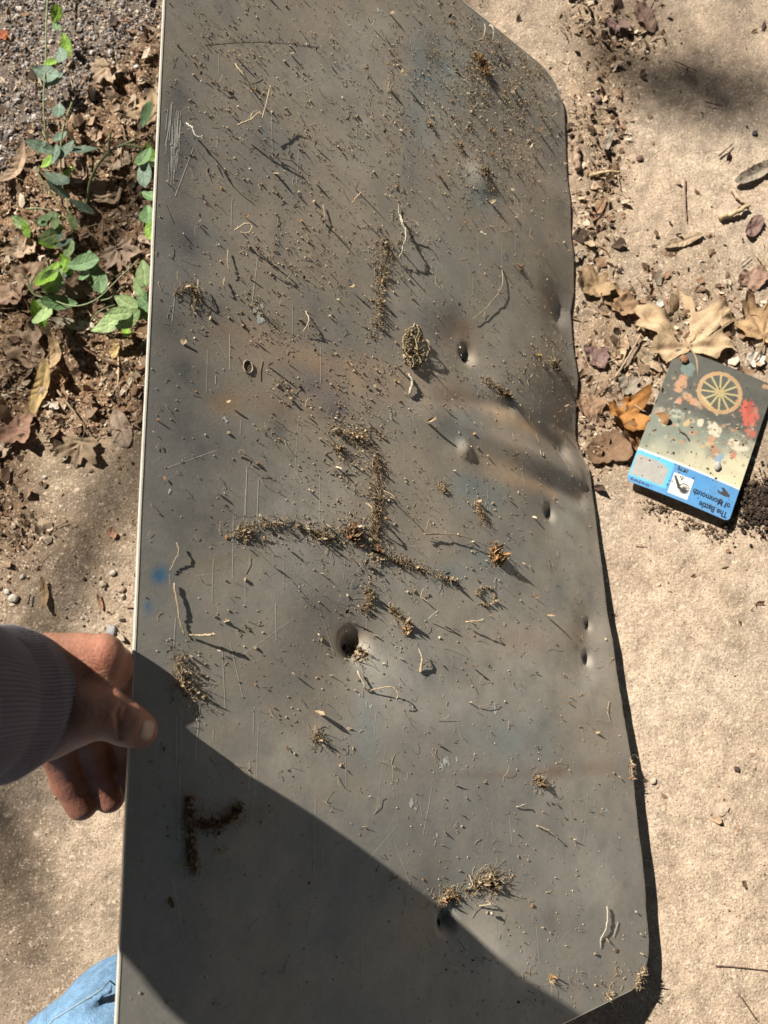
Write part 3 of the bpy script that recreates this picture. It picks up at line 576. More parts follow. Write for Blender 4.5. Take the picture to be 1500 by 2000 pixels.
# white flecks and scuffs
flk = [(868, 1492, .0042), (874, 1484, .003), (805, 1568, .0034), (812, 1576, .0026), (893, 1478, .0024), (1186, 1578, .003), (970, 1388, .0032), (963, 1387, .002), (712, 1355, .0018), (720, 1373, .0022), (728, 1376, .0018), (590, 1140, .0022), (588, 1152, .0018), (630, 1245, .0022), (865, 562, .0024), (858, 556, .002), (876, 430, .0022), (864, 520, .0018), (936, 585, .002), (795, 378, .0018), (860, 470, .002), (333, 966, .002), (441, 955, .002), (945, 1210, .002), (1142, 1560, .002), (868, 1362, .002), (856, 1640, .0026), (1056, 1660, .002), (510, 612, .005), (500, 606, .003), (440, 815, .0026), (765, 815, .003), (980, 1680, .0022), (797, 345, .0016), (742, 26, .003), (886, 118, .0016), (777, 1519, .0014), (850, 1740, .002), (1152, 1688, .0018)]
mb = MB()
for px_, py_, r_ in flk:
    for rep in range(5 if r_ > .0025 else 2):
        u_, v_ = UV(px_, py_); u_ += rng.normal(0, r_*.5); v_ += rng.normal(0, r_*.8); rr_ = r_*rng.uniform(.25, .6); an = np.linspace(0, 2*math.pi, 10)[:-1]
        if u_ > float(uright(v_))-.004: continue
        V = [PS(u_, v_, .00035)]+[PS(u_+rr_*math.cos(t)*(.4+.9*rng.random()), v_+rr_*1.6*math.sin(t)*(.4+.9*rng.random()), .0002) for t in an]
        mb.add(V, [[0, 1+i_, 1+(i_+1) % 9] for i_ in range(9)], np.array([.55, .56, .52])*rng.uniform(.7, 1.1))
o = mb.build('white_flecks', M_fleck, panel); o['kind'] = 'stuff'
# fine scratches running along the sheet
mb = MB()
for i_ in range(190):
    if i_ < 26: px_, py_, L_ = rng.uniform(322, 352), rng.uniform(230, 340), rng.uniform(.01, .05)
    else: px_, py_, L_ = rng.uniform(330, 1180), rng.uniform(60, 1900), rng.uniform(.006, .05)
    u_, v_ = UV(px_, py_); a_ = rng.normal(0, .05) if rng.random() < .75 else rng.uniform(-1.5, 1.5)
    k_ = np.linspace(-.5, .5, 8)*L_; uu = u_+np.sin(a_)*k_; vv = v_+np.cos(a_)*k_; ok = (uu < uright(vv)-.004) & (uu > UL+.002)
    if not ok.all(): continue
    w2 = rng.uniform(.00008, .00022); base = on_panel(np.stack([uu, vv], 1), .00022)
    V = np.concatenate([base-EU*w2, base+EU*w2]); k = np.arange(7)
    mb.add(V, np.stack([k, k+1, k+9, k+8], 1), np.array([.72, .70, .62])*rng.uniform(.8, 1.1))
o = mb.build('scratches', M_fleck, panel); o['kind'] = 'stuff'

# ------------------------------------------------------------------ the printed card on the ground
cA = np.array([*G(1222, 938, .009), .009]); cB = np.array([*G(1421, 1020, .010), .010]); cC = np.array([*G(1336, 686, .005), .005])
ex = nrm(cB-cA); ey = cC-cA; Wd = np.linalg.norm(cB-cA); Hd = np.linalg.norm(ey); ey = nrm(ey-ex*ey.dot(ex)); Hd = Hd*1.0; ez = np.cross(ex, ey)
def CP(s, t, h=0.0):
    """card point: s across 0..1 (left to right), t up the card 0..1, h proud of the paper"""
    bend = .004*math.sin(s*2.6+.3)*1.0+.0025*(1-t)**2*s
    return cA+ex*(s*Wd)+ey*(t*Hd)+ez*(h+bend)
card = empty('history_card', tuple(cA), 'glossy printed card with a blue title band lying on the leaves', 'printed card')
nx_, ny_ = 110, 150; Sg, Tg = np.meshgrid(np.linspace(0, 1, nx_), np.linspace(0, 1, ny_))
rc = .045
def roundsq(s, t):
    rx = rc; ry = rc*Wd/Hd
    return s, t
bend = .004*np.sin(Sg*2.6+.3)+.0025*(1-Tg)**2*Sg
# inset rows near the corners so the card has rounded corners
ry = rc*Wd/Hd; dt = np.clip(np.maximum(1-Tg/ry, 1-(1-Tg)/ry), 0, 1); ins = rc*(1-np.sqrt(1-dt**2)); Sg2 = ins+Sg*(1-2*ins)
Pc = cA+ex*(Sg2[..., None]*Wd)+ey*(Tg[..., None]*Hd)+ez*bend[..., None]
xx, yy = Sg2*Wd*1000, Tg*Hd*1000         # millimetres on the card
WM, HM = Wd*1000, Hd*1000
n1 = fbm(xx*.05, yy*.07, 4, 61); n2 = fbm(xx*.35, yy*.35, 3, 62)
skyc = np.stack([.42+.25*(n1-.5)+.25*Sg2, .42+.2*(n1-.5)+.18*Sg2, .30+.12*(n1-.5)+.10*Sg2], 2)
lowc = np.array([.17, .20, .16])
k_ = ss(.50, .20, Tg+.25*(1-Sg2)-.12+(n1-.5)*.3)[..., None]
pic = lowc*(1-k_)+skyc*k_
dkf = ss(.50, .62, Tg+(n1-.5)*.15)[..., None]; pic = pic*(1-dkf)+np.array([.05, .055, .045])*(.7+.6*n2[..., None])*dkf
def pblob(cx, cy, rx, ry_, an, c, st=1, nn=1.0):
    global pic
    m = bump2(xx, yy, cx*WM, cy*HM, rx, ry_, an); m = ss(.35, .55, m*(1+nn*1.4*(n2-.5)))*st; pic = pic*(1-m[..., None])+np.array(c)*m[..., None]
skn = (.45, .24, .13); shirt = (.62, .55, .42)
for b_ in [(.17, .88, 9, 10, 0, (.13, .19, .16)), (.16, .76, 7, 14, 0, skn), (.30, .68, 16, 5, -20, skn), (.20, .64, 4, 4, 0, (.5, .22, .13)), (.45, .55, 4, 6, 0, shirt), (.22, .55, 9, 6, 10, (.34, .38, .30)), (.34, .52, 3, 7, -20, (.5, .36, .18)),
           (.86, .74, 12, 18, 25, (.50, .09, .055)), (.84, .78, 4, 12, 10, (.40, .05, .03)), (.93, .62, 8, 7, 0, (.46, .09, .055)), (.60, .54, 9, 10, 0, shirt), (.60, .47, 5, 6, 0, skn), (.82, .50, 9, 8, 0, shirt), (.84, .43, 4, 5, 0, (.5, .2, .12)), (.92, .50, 8, 3, 30, shirt), (.68, .40, 7, 10, 30, (.36, .20, .13)), (.73, .37, 4, 9, -20, (.22, .34, .42)), (.58, .42, 9, 1.6, 40, (.5, .36, .16)), (.93, .97, 6, 3, 20, (.42, .25, .13)), (.45, .70, 22, 2, -32, (.50, .42, .2))]:
    pblob(*b_)
_r = np.random.default_rng(5)
for _i in range(170):
    _s = _r.uniform(.04, .98); _t = _r.normal(.58, .11); _c = [(.30, .20, .11), (.40, .34, .24), (.10, .10, .08), (.22, .22, .17), (.42, .22, .13), (.06, .06, .05), (.50, .44, .30)][_r.integers(0, 7)]
    if .40 < _s < .70 and _t > .62: continue
    pblob(_s, _t, _r.uniform(.8, 3.5), _r.uniform(.8, 3), _r.uniform(0, 90), _c, .8, 1.6)
# spoked wheel
wx, wy, wr = .53*WM, .80*HM, 24.0
rd = np.hypot(xx-wx, yy-wy); th = np.arctan2(yy-wy, xx-wx); wc = np.array([.46, .28, .13])
m = (np.abs(rd-wr) < 2.4)*(.75+.5*n2); pic = pic*(1-np.clip(m, 0, 1)[..., None])+wc*np.clip(m, 0, 1)[..., None]
for sp_ in range(12):
    a_ = sp_*math.pi/6+.25; dd = np.abs((xx-wx)*math.sin(a_)-(yy-wy)*math.cos(a_)); f_ = ((xx-wx)*math.cos(a_)+(yy-wy)*math.sin(a_) > 0) & (rd < wr-2) & (rd > 2)
    m = (np.clip(1.35-dd, 0, 1)*f_)[..., None]; pic = pic*(1-m)+np.array([.55, .46, .20])*m
m = (np.clip(4.2-rd, 0, 1))[..., None]; pic = pic*(1-m)+np.array([.40, .30, .14])*m
BT = .225                                       # top of the blue band
m = ((Tg < BT+.012))[..., None]; pic = np.where(m, np.array([.75, .74, .70]), pic)
m = (Tg < BT)[..., None]; blu = np.array([.055, .27, .58])*(.9+.2*n2[..., None]); pic = np.where(m, blu, pic)
# inset map, left third of the band
mp_ = (Sg2 < .36) & (Tg < BT) & (Tg > .035); pic = np.where(mp_[..., None], np.array([.08, .47, .66]), pic)
land = mp_ & (Tg > .04+.02*n2) & (Tg < BT-.02-.05*(n1-.3)-.10*np.clip(Sg2-.22, 0, 1)) & (Sg2 < .33) & (Sg2 > .03*n2)
pic = np.where(land[..., None], np.array([.36, .35, .33])*(.85+.3*n2[..., None]), pic)
pic = pic*(1-.16*n1[..., None])+np.array([.42, .38, .30])*.16*n1[..., None]; pic = np.clip(pic*.95+.03, 0, 1)
mb = MB(); V = Pc.reshape(-1, 3); V2 = V-ez*.0006
i, j = np.meshgrid(np.arange(ny_-1), np.arange(nx_-1), indexing='ij'); a = (i*nx_+j).ravel(); m_ = nx_*ny_
mb.add(V, np.stack([a, a+1, a+nx_+1, a+nx_], 1), pic.reshape(-1, 3)); mb.build('printed_face', M_print, card)
mb = MB(); lp = np.concatenate([np.arange(nx_), np.arange(1, ny_)*nx_+nx_-1, (ny_-1)*nx_+np.arange(nx_-2, -1, -1), np.arange(ny_-2, 0, -1)*nx_]); q = len(lp)
k = np.arange(q); k2 = (k+1) % q; mb.add(np.vstack([V[lp]-ez*.00005, V2[lp]]), np.stack([k, k+q, k2+q, k2], 1), (.45, .50, .52)); mb.add(V2, np.stack([a, a+nx_, a+nx_+1, a+1], 1), (.6, .6, .56)); mb.build('card_back', M_print, card)
# emblem square with a cannon
sq = [(.385, .022), (.575, .022), (.575, .165), (.385, .165)]
def flat(name, polys, colr, h, parent=card):
    mb = MB()
    for p_ in polys: mb.add([CP(s, t, h) for s, t in p_], [list(range(len(p_)))], colr)
    return mb.build(name, M_ink, parent)
flat('emblem_square', [sq], (.78, .76, .70), .00025)
def disc(cs, ct, r, n=18): return [(cs+r/WM*math.cos(t), ct+r/HM*math.sin(t)) for t in np.linspace(0, 2*math.pi, n, endpoint=False)]
em = []
wcx, wcy, wr2 = .515, .085, 6.2
for i_ in range(24):
    t0, t1 = i_*math.pi/12, (i_+1)*math.pi/12; em.append([(wcx+r/WM*math.cos(t), wcy+r/HM*math.sin(t)) for r, t in ((wr2, t0), (wr2, t1), (wr2-.7, t1), (wr2-.7, t0))])
for i_ in range(9):
    t = i_*math.pi/8; n_ = (-math.sin(t)*.22, math.cos(t)*.22); em.append([(wcx+(r*math.cos(t)+e*n_[0])/WM, wcy+(r*math.sin(t)+e*n_[1])/HM) for r, e in ((0, 1), (wr2-.6, 1), (wr2-.6, -1), (0, -1))])
em.append([(wcx+wr2*.8/WM*math.cos(t), wcy-.5/HM-wr2*.75/HM*math.sin(t)) for t in np.linspace(0, math.pi, 12)])
em.append([(.392, .142), (.405, .152), (.475, .095), (.46, .07)]); em.append(disc(.468, .08, 1.6))
for bx, by in ((.45, .152), (.465, .156), (.48, .152), (.458, .144), (.473, .142), (.466, .134)): em.append(disc(bx, by, .8, 8))
flat('cannon_emblem', em, (.05, .05, .05), .0004)
def lettering(txt, size, s, t, name, colr, spacing=1.0, flip=True):
    """text turned upside down on the card; (s,t) is where the first letter starts"""
    cu = bpy.data.curves.new(name, 'FONT'); cu.body = txt; cu.size = size; cu.resolution_u = 3; cu.offset = .00022
    to = bpy.data.objects.new(name, cu); C.collection.objects.link(to); bpy.context.view_layer.update()
    me = bpy.data.meshes.new_from_object(to.evaluated_get(bpy.context.evaluated_depsgraph_get())); bpy.data.objects.remove(to)
    V = np.array([v.co[:] for v in me.vertices]); Fs = [list(p.vertices) for p in me.polygons]
    mb = MB(); mb.add([CP(s-x*spacing*1000/WM, t-y*1000/HM, .00035) for x, y, z in V], Fs[0:1], colr)
    mb.f = [np.array([f]) for f in Fs]
    # a heavier second pass shifted a little gives the bold serif weight
    return mb.build(name, M_ink, card, smooth=False)
lettering('The Battle', .0100, .965, .050, 'title_lettering', (.02, .03, .06), .80)
lettering('of Monmouth', .0100, .965, .112, 'title_lettering', (.02, .03, .06), .80)
lettering('1778', .0062, .50, .213, 'year_lettering', (.035, .07, .14))
lettering('New Jersey', .0042, .21, .026, 'caption_lettering', (.035, .07, .14), 1.1)
flat('ribbon_emblem', [[(.93, .165), (.86, .195), (.83, .19), (.86, .175), (.84, .16), (.80, .17), (.82, .15), (.88, .145), (.93, .15)]], (.06, .06, .06), .0004)
# crumbs on the card
mb = MB(); n = 240; s = rng.uniform(.03, .97, n); t = np.clip(rng.beta(1.3, 1.8, n), .02, .98)
pos = np.array([CP(a_, b_, .0004) for a_, b_ in zip(s, t)]); sz = np.minimum(rng.lognormal(math.log(.0006), .5, n), .002)
grains(mb, pos, sz, rcol(n, [dkb, dkb*.6, tan, org*.7]), [ex, ey, ez], .7); tag(mb.build('soil_crumbs', M_clod, origin=cA, smooth=False), 'dark soil crumbs sprinkled over the printed card', 'crumbs', None, 'stuff')
mb = MB(); blob(mb, CP(.73, .31, .0022), .0042, (.5, .47, .44), ICO2, (1.3, .9, .6), .15); tag(mb.build('pebble', M_stone), 'smooth pale pebble on the card', 'pebble')
mb = MB(); blob(mb, CP(.10, .93, .003), .005, (.30, .15, .08), ICO2, (1, .9, .5), .35); tag(mb.build('leaf_scrap', M_leaf), 'brown scrap on the top left corner of the card', 'leaf scrap')
mb = MB(); tube(mb, smoothpts([CP(.30, .44, .001), CP(.36, .43, .0018), CP(.41, .405, .001)], 7), .0009, 5, (.09, .07, .06)); tag(mb.build('twig_bit', M_bark), 'tiny dark twig bit on the picture of the card', 'twig')

# ------------------------------------------------------------------ fallen leaves
MAPLE = [(0, 1.0), (.07, .80), (.20, .80), (.18, .62), (.20, .52), (.34, .56), (.48, .66), (.72, .64), (.66, .46), (.78, .36), (.56, .25), (.44, .17), (.54, .10), (.66, -.06), (.45, -.10), (.36, -.24), (.16, -.14), (0, -.05)]
def outline(kind, n, s):
    th = np.linspace(-math.pi/2, 1.5*math.pi, n, endpoint=False)
    if kind == 'maple':
        P0 = np.array(MAPLE); a = np.arctan2(P0[:, 1], P0[:, 0]); r = np.hypot(P0[:, 0], P0[:, 1])
        fold = np.arctan2(np.sin(th), np.abs(np.cos(th))); rr = np.interp(fold, a[::-1], r[::-1])*(1+.10*(noise2(th*2.2+s, th*0, s)-.5)); rr *= 1+.10*(noise2(th*14, th*0, s)-.5)
        return th, rr
    if kind == 'ovate':
        rr = 1/np.sqrt((np.cos(th)/.50)**2+(np.sin(th)/.82)**2)*(1+.30*np.exp(-((th-math.pi/2)/.22)**2)-.06*np.sin(th)); return th, rr*(1+.05*(noise2(th*9, th*0, s)-.5))
    if kind == 'oval':
        rr = 1/np.sqrt((np.cos(th)/.48)**2+(np.sin(th)/1.0)**2); return th, rr*(1+.08*(noise2(th*9, th*0, s)-.5))
    if kind == 'lance':
        rr = 1/np.sqrt((np.cos(th)/.26)**2+(np.sin(th)/1.0)**2); return th, rr*(1+.10*(noise2(th*9, th*0, s)-.5))
    rr = .55+.75*noise2(th*1.3+s, th*0, s)+.25*(noise2(th*5, th*0, s+1)-.5); k = np.clip(np.arange(n)/n, 0, 1)
    rr = rr*(1-ss(.85, 1, k))+rr[0]*ss(.85, 1, k); return th, rr
def leaf(name, px, py, size, rot, kind, colr, label, cat='dry leaf', curl=.25, crinkle=.16, lift=.002, tilt=(0, 0), stem=True, mtl=None, bite=None, at=None, parent=None, vein=.72, group=None, res=(72, 11)):
    s = int(px*7+py*3) % 900; na, nr = res; th, rr = outline(kind, na, s); lr = np.random.default_rng(s)
    q = np.linspace(0, 1, nr+1)[1:]**.85; x = (np.cos(th)[None]*rr[None]*q[:, None]).ravel(); y = (np.sin(th)[None]*rr[None]*q[:, None]).ravel()
    x = np.append(x, 0); y = np.append(y, 0); r2 = np.hypot(x, y)
    if bite:
        for bx, by, br in bite:
            d_ = np.hypot(x-bx, y-by); k = d_ < br; x = np.where(k, bx+(x-bx)/np.maximum(d_, 1e-3)*br, x); y = np.where(k, by+(y-by)/np.maximum(d_, 1e-3)*br, y)
    ca, cb = lr.uniform(.3, 1.2)*curl, lr.uniform(.0, .8)*curl
    z = ca*x*x*1.2+cb*y*y+crinkle*(fbm(x*2.2+s, y*2.2, 3, s)-.5)*2*(.35+r2)+.10*crinkle*(noise2(x*9, y*9, s)-.5)
    vang = [90, 42, 138, -5, 185] if kind == 'maple' else [90]
    vd = np.full(len(x), 9.0)
    for va in vang:
        dx, dy = math.cos(R(va)), math.sin(R(va)); al = x*dx+y*dy; d_ = np.abs(x*dy-y*dx); vd = np.where(al > 0, np.minimum(vd, d_), vd)
    if kind in ('oval', 'lance', 'ovate'): vd = np.abs(x); vd = np.minimum(vd, np.abs(((y+np.abs(x)*.9+5) % .25)-.125)*.9+.02+np.abs(x)*.0)
    z = z-.05*np.exp(-(vd/.05)**2)
    L = np.stack([x, y, z], 1)*size; L[:, 0] += 0; c, s2 = math.cos(R(rot)), math.sin(R(rot))
    L = np.stack([L[:, 0]*c-L[:, 1]*s2, L[:, 0]*s2+L[:, 1]*c, L[:, 2]], 1)
    L[:, 2] += L[:, 0]*tilt[0]+L[:, 1]*tilt[1]
    if at is None:
        X0, Y0 = G(px, py, .004); L[:, 2] -= np.percentile(L[:, 2], 10); base = np.array([X0, Y0, float(gh(X0, Y0))+lift])
    else: base = np.array(at)
    W = L+base; c_ = np.array(colr)
    mott = .8+.4*fbm(x*5+s, y*5, 3, s+5); col = c_[None]*mott[:, None]*(1-(1-vein)*np.exp(-(vd/.022)**2))[:, None] if vein < 1 else c_[None]*(mott[:, None])*(1+(vein-1)*np.exp(-(vd/.03)**2))[:, None]
    edge = np.exp(-((1-np.append(np.repeat(q, na), 0))/.08))*.35; col = col*(1-edge[:, None]*lr.uniform(.2, 1))
    mb = MB(); F_ = []
    i, j = np.meshgrid(np.arange(nr-1), np.arange(na), indexing='ij'); i = i.ravel(); j = j.ravel(); jn = (j+1) % na
    k = np.arange(na); mb.add(W, np.stack([i*na+j, i*na+jn, (i+1)*na+jn, (i+1)*na+j], 1), np.clip(col, 0, 1)); mb.f.append(np.stack([np.full(na, nr*na), (k+1) % na, k], 1))
    if stem:
        e = base+np.array([math.cos(R(rot-90)), math.sin(R(rot-90)), 0])*size*(.5 if kind != 'maple' else .6); e[2] = base[2]+size*.08
        p0 = W[-1]; tube(mb, smoothpts([p0, (p0+e)/2+np.array([.1, .06, .04])*size*.6, e], 8), size*.018, 4, c_*.6)
    o = mb.build(name, mtl or M_leaf, parent, origin=base if parent is None else None)
    if parent is None: tag(o, label, cat, group)
    return o
TAN = (.50, .33, .18); LT = (.46, .35, .23); BR = (.24, .15, .09); PU = (.22, .14, .12); OR = (.42, .20, .06); GR = (.32, .27, .21); YE = (.50, .36, .16)
GL = [
 ('maple', 1345, 676, .080, 4, (.58, .42, .26), 'large tan maple leaf lying flat above the printed card', .22, .26), ('maple', 1492, 655, .060, -25, TAN, 'tan maple leaf at the right border beside the large one', .3, .2),
 ('scrap', 1228, 800, .026, 40, OR, 'bright orange brown crumpled leaf left of the card', .6, .35), ('scrap', 1262, 850, .026, 10, (.42, .24, .11), 'orange leaf half under the left side of the card', .4, .3), ('scrap', 1188, 872, .024, 80, BR, 'flat brown leaf left of the blue card band', .2, .12),
 ('scrap', 1232, 752, .014, 0, GR, 'small round grey leaf left of the card', .3, .2), ('lance', 1335, 468, .026, -70, LT, 'single pale leaf alone on the concrete above the maple leaves', .4, .15), ('lance', 1478, 335, .034, -60, GR, 'curled grey bark like leaf at the right border', .9, .2),
 ('maple', 1205, 40, .024, 170, PU, 'purple brown crumpled leaf at the top right of the sheet', .5, .35), ('oval', 1262, 30, .024, 200, (.30, .20, .15), 'brown folded leaf beside the purple brown one', .5, .3), ('lance', 1262, 52, .014, -50, LT, 'narrow tan leaf under the purple brown one', .4, .2),
 ('lance', 1187, 278, .018, -20, GR, 'grey folded leaf strip right of the sheet corner', .9, .2), ('lance', 1170, 408, .020, -30, (.36, .22, .13), 'reddish leaf strip beside the sheet edge', .4, .2), ('oval', 1150, 470, .012, 20, LT, 'small pale curled leaf touching the sheet edge', .8, .3), ('oval', 1130, 500, .010, -40, GR, 'little grey leaf by the sheet edge', .8, .3),
 ('scrap', 1165, 555, .022, 20, (.36, .25, .14), 'ragged brown leaf between the sheet and the big maple leaf', .4, .25), ('scrap', 1212, 590, .020, 70, (.34, .22, .13), 'torn tan leaf left of the big maple leaf', .4, .3), ('lance', 1215, 680, .024, -15, LT, 'pale crinkled leaf strip left of the maple leaf stem', .8, .3), ('lance', 1270, 705, .018, 50, LT, 'curled tan strip just left of the card top', .9, .2),
 ('scrap', 1165, 690, .016, 20, PU, 'small purple grey scrap beside the sheet', .4, .3), ('scrap', 1155, 790, .018, 20, (.30, .19, .12), 'brown leaf flake beside the sheet above the crease corner', .4, .3), ('scrap', 1405, 1572, .012, 20, (.56, .44, .33), 'pale torn leaf scrap alone on the lower right concrete', .15, .15), ('scrap', 1475, 700, .010, 20, (.6, .55, .48), 'white papery scrap at the right border above the card', .4, .3), ('scrap', 1290, 592, .006, 20, (.62, .60, .56), 'tiny white flake on the big maple leaf', .2, .2), ('oval', 1475, 440, .018, -30, PU, 'purple leaf cut by the right border', .6, .3), ('scrap', 1470, 545, .016, 10, (.34, .22, .16), 'brown scrap near the right border above the maple leaf', .3, .3),
 ('maple', 210, 128, .032, 150, (.46, .34, .23), 'tan maple leaf upper left on bare soil', .25, .18), ('maple', 302, 216, .036, 60, (.50, .36, .22), 'pale tan leaf half under the left edge of the sheet', .2, .15), ('maple', 228, 484, .034, -150, (.34, .25, .18), 'grey brown maple leaf between the vines', .3, .2), ('scrap', 165, 560, .020, 0, (.34, .24, .15), 'brown leaf scrap between vine stems', .3, .3),
 ('lance', 26, 325, .034, -25, (.48, .35, .24), 'long narrow tan leaf at the left border', .9, .08), ('maple', 158, 862, .034, 170, (.30, .22, .14), 'brown maple leaf with raised lobe on the soil edge', .25, .2), ('oval', 234, 835, .024, 20, (.42, .32, .24), 'pale flat leaf right of the brown maple leaf', .15, .15), ('lance', 80, 758, .034, -10, YE, 'yellowish folded leaf on the left litter', .7, .15), ('scrap', 35, 835, .024, 0, (.34, .20, .14), 'reddish brown leaf at the left border', .4, .25), ('scrap', 52, 680, .024, 20, (.42, .30, .2), 'pale brown leaf upper left of the litter heap', .4, .3), ('lance', 108, 690, .026, 10, (.46, .32, .18), 'upright tan leaf on the litter heap', .9, .2), ('lance', 145, 632, .026, 80, (.55, .48, .36), 'pale cream leaf under the lowest vine', .5, .2), ('lance', 95, 790, .014, 70, (.55, .50, .42), 'small white leaf edge on the litter heap', .8, .2), ('scrap', 8, 870, .014, 0, (.5, .38, .28), 'pinkish scrap cut by the left border', .5, .2), ('scrap', 60, 545, .022, 30, (.36, .25, .16), 'faded leaf left of the bright vine leaves', .3, .3),
 ('lance', 84, 1158, .018, 10, (.46, .32, .18), 'small dry leaf alone on the soil above the hand', .8, .3), ('lance', 192, 1175, .010, 20, (.34, .2, .12), 'dark seed like leaf bit above the hand', .9, .2), ('lance', 222, 1238, .014, 60, (.40, .32, .24), 'grey leaf bit behind the knuckle', .6, .2), ('scrap', 215, 1042, .006, 0, (.5, .28, .18), 'small pinkish scrap on the grey soil', .2, .2), ('oval', 222, 680, .012, 0, YE, 'small yellow curl beside the sheet', .7, .3), ('lance', 246, 755, .013, -30, (.58, .50, .38), 'small cream leaf sliver beside the sheet', .4, .2),
 ('scrap', 150, 340, .016, 0, (.38, .26, .18), 'brown leaf flake between the vine leaves', .3, .3), ('scrap', 205, 370, .020, 0, (.40, .29, .19), 'crumpled leaf under the arching vine stem', .4, .3), ('scrap', 230, 310, .015, 0, (.36, .28, .2), 'greyish leaf right of the arching stem', .4, .3), ('scrap', 185, 262, .010, 0, (.44, .30, .2), 'small tan flake in the upper soil', .3, .3), ('scrap', 40, 470, .020, 0, (.42, .31, .21), 'tan leaf at the left below the long narrow leaf', .3, .3), ('scrap', 20, 570, .022, 0, (.33, .22, .15), 'brown leaf cut by the left border near the vines', .3, .3), ('scrap', 285, 460, .014, 0, (.44, .33, .24), 'pale pointed scrap at the sheet edge', .3, .3), ('scrap', 200, 600, .016, 0, (.26, .18, .12), 'dark leaf below the curving stem', .3, .3), ('scrap', 120, 470, .014, 0, (.40, .30, .2), 'tan flake by the young shoots', .3, .3),
 ('scrap', 4, 62, .008, 0, (.40, .12, .05), 'reddish leaf tip at the top left border', .3, .3)]
for kd, px_, py_, sz_, rt_, cl_, lb_, cu_, ck_ in GL:
    bt = [(.05, .18, .10), (.62, .30, .13)] if lb_.startswith('large tan') else None
    leaf({'maple': 'maple_leaf', 'oval': 'fallen_leaf', 'lance': 'narrow_leaf', 'scrap': 'leaf_scrap'}[kd], px_, py_, sz_, rt_, kd, cl_, lb_, curl=cu_, crinkle=ck_, stem=(kd == 'maple'), bite=bt, lift=.004 if kd == 'maple' else .002, res=(96, 14) if sz_ > .04 else (60, 9))

# ------------------------------------------------------------------ litter, gravel and sticks
def scatter(n, f, x=(-.6, .6), y=(-.42, .95)):
    out = []; t = 0
    while t < n:
        X_ = rng.uniform(*x, n*4); Y_ = rng.uniform(*y, n*4); g, s, st, d = zones(X_, Y_); px, py = topix(X_, Y_, 0*X_)
        ok = rng.uniform(0, 1, len(X_)) < f(px, py, g, s, st, d)*(.25+1.5*noise2(X_*40, Y_*40, 77)**2); out.append(np.stack([X_[ok], Y_[ok]], 1)); t += ok.sum()
    return np.concatenate(out)[:n]
def gz(p, h=0): return np.c_[p, gh(p[:, 0], p[:, 1])+h]
BRN = [np.array(c) for c in ((.36, .25, .16), (.22, .14, .085), (.46, .35, .24), (.12, .075, .045), (.30, .18, .11), (.62, .51, .38), (.07, .045, .03))]
mb = MB()
p = scatter(15000, lambda px, py, g, s, st, d: s*(1-.7*g)*.9+.004*(px < 330)); sz = np.minimum(rng.lognormal(math.log(.0022), .6, len(p)), .011); chips(mb, gz(p), sz, rcol(len(p), BRN), None, .45)
p = scatter(2600, lambda px, py, g, s, st, d: st*.9+.012*(px > 900)); sz = np.minimum(rng.lognormal(math.log(.0026), .55, len(p)), .010); chips(mb, gz(p), sz, rcol(len(p), BRN), None, .45)
tag(mb.build('leaf_litter', M_leaf, origin=(0, 0, 0), smooth=False), 'broken dry leaf litter scattered over the soil and along the sheet', 'leaf litter', None, 'stuff')
mb = MB()
GRV = [np.array(c) for c in ((.36, .33, .31), (.20, .185, .18), (.52, .47, .43), (.28, .22, .18), (.09, .08, .08))]
p = scatter(7500, lambda px, py, g, s, st, d: g, (-.62, -.1), (.2, .98)); sz = np.minimum(rng.lognormal(math.log(.0021), .35, len(p)), .005); grains(mb, gz(p, .0005), sz, rcol(len(p), GRV), None, .7)
p = scatter(5000, lambda px, py, g, s, st, d: s*.5+.3*st+.3*(px < 330)*(py < 1240)); sz = np.minimum(rng.lognormal(math.log(.0013), .45, len(p)), .004); grains(mb, gz(p, .0003), sz, rcol(len(p), BRN+[np.array([.5, .45, .38])]), None, .7)
p = scatter(2500, lambda px, py, g, s, st, d: .2*(1-s)); sz = np.minimum(rng.lognormal(math.log(.0007), .4, len(p)), .0022); grains(mb, gz(p, .0002), sz, rcol(len(p), BRN+[np.array([.09, .06, .045])]*3), None, .7)
tag(mb.build('gravel', M_stone, origin=(0, 0, 0), smooth=False), 'grey gravel and small stones loose on the soil', 'gravel', None, 'stuff')
mb = MB()
p = scatter(420, lambda px, py, g, s, st, d: s*.6+st*.6)
for x_, y_ in p:
    L_ = rng.lognormal(math.log(.016), .5); a_ = rng.uniform(0, 6.28); b_ = a_+rng.normal(0, .4); z_ = float(gh(x_, y_))+.002
    tube(mb, smoothpts([(x_, y_, z_+rng.uniform(0, .003)), (x_+L_*.5*math.cos(a_), y_+L_*.5*math.sin(a_), z_+rng.uniform(0, .005)), (x_+L_*.5*(math.cos(a_)+math.cos(b_)), y_+L_*.5*(math.sin(a_)+math.sin(b_)), z_+rng.uniform(0, .002))], 5), rng.uniform(.0003, .0009), 4, BRN[rng.integers(0, 5)]*1.1)
tag(mb.build('fine_twigs', M_bark, origin=(0, 0, 0)), 'fine dead stalks and needles lying in the leaf litter', 'dead stalks', None, 'stuff')
def stick(name, pts, r, colr, label, cat='stick', z=.004):
    q = [gpt(a_, b_, z if len(c_) == 0 else c_[0]) for a_, b_, *c_ in pts]; mb = MB(); n = 5*len(pts); s = smoothpts(q, n); s += rng.normal(0, r*.15, s.shape)
    tube(mb, s, np.linspace(r, r*.7, n)*rng.uniform(.85, 1.15, n), 7, colr); return tag(mb.build(name, M_bark, origin=q[0]), label, cat)
stick('stick', [(1404, 428, .005), (1432, 420, .006), (1458, 405, .007)], .0036, (.50, .38, .24), 'short tan stick near the right border')
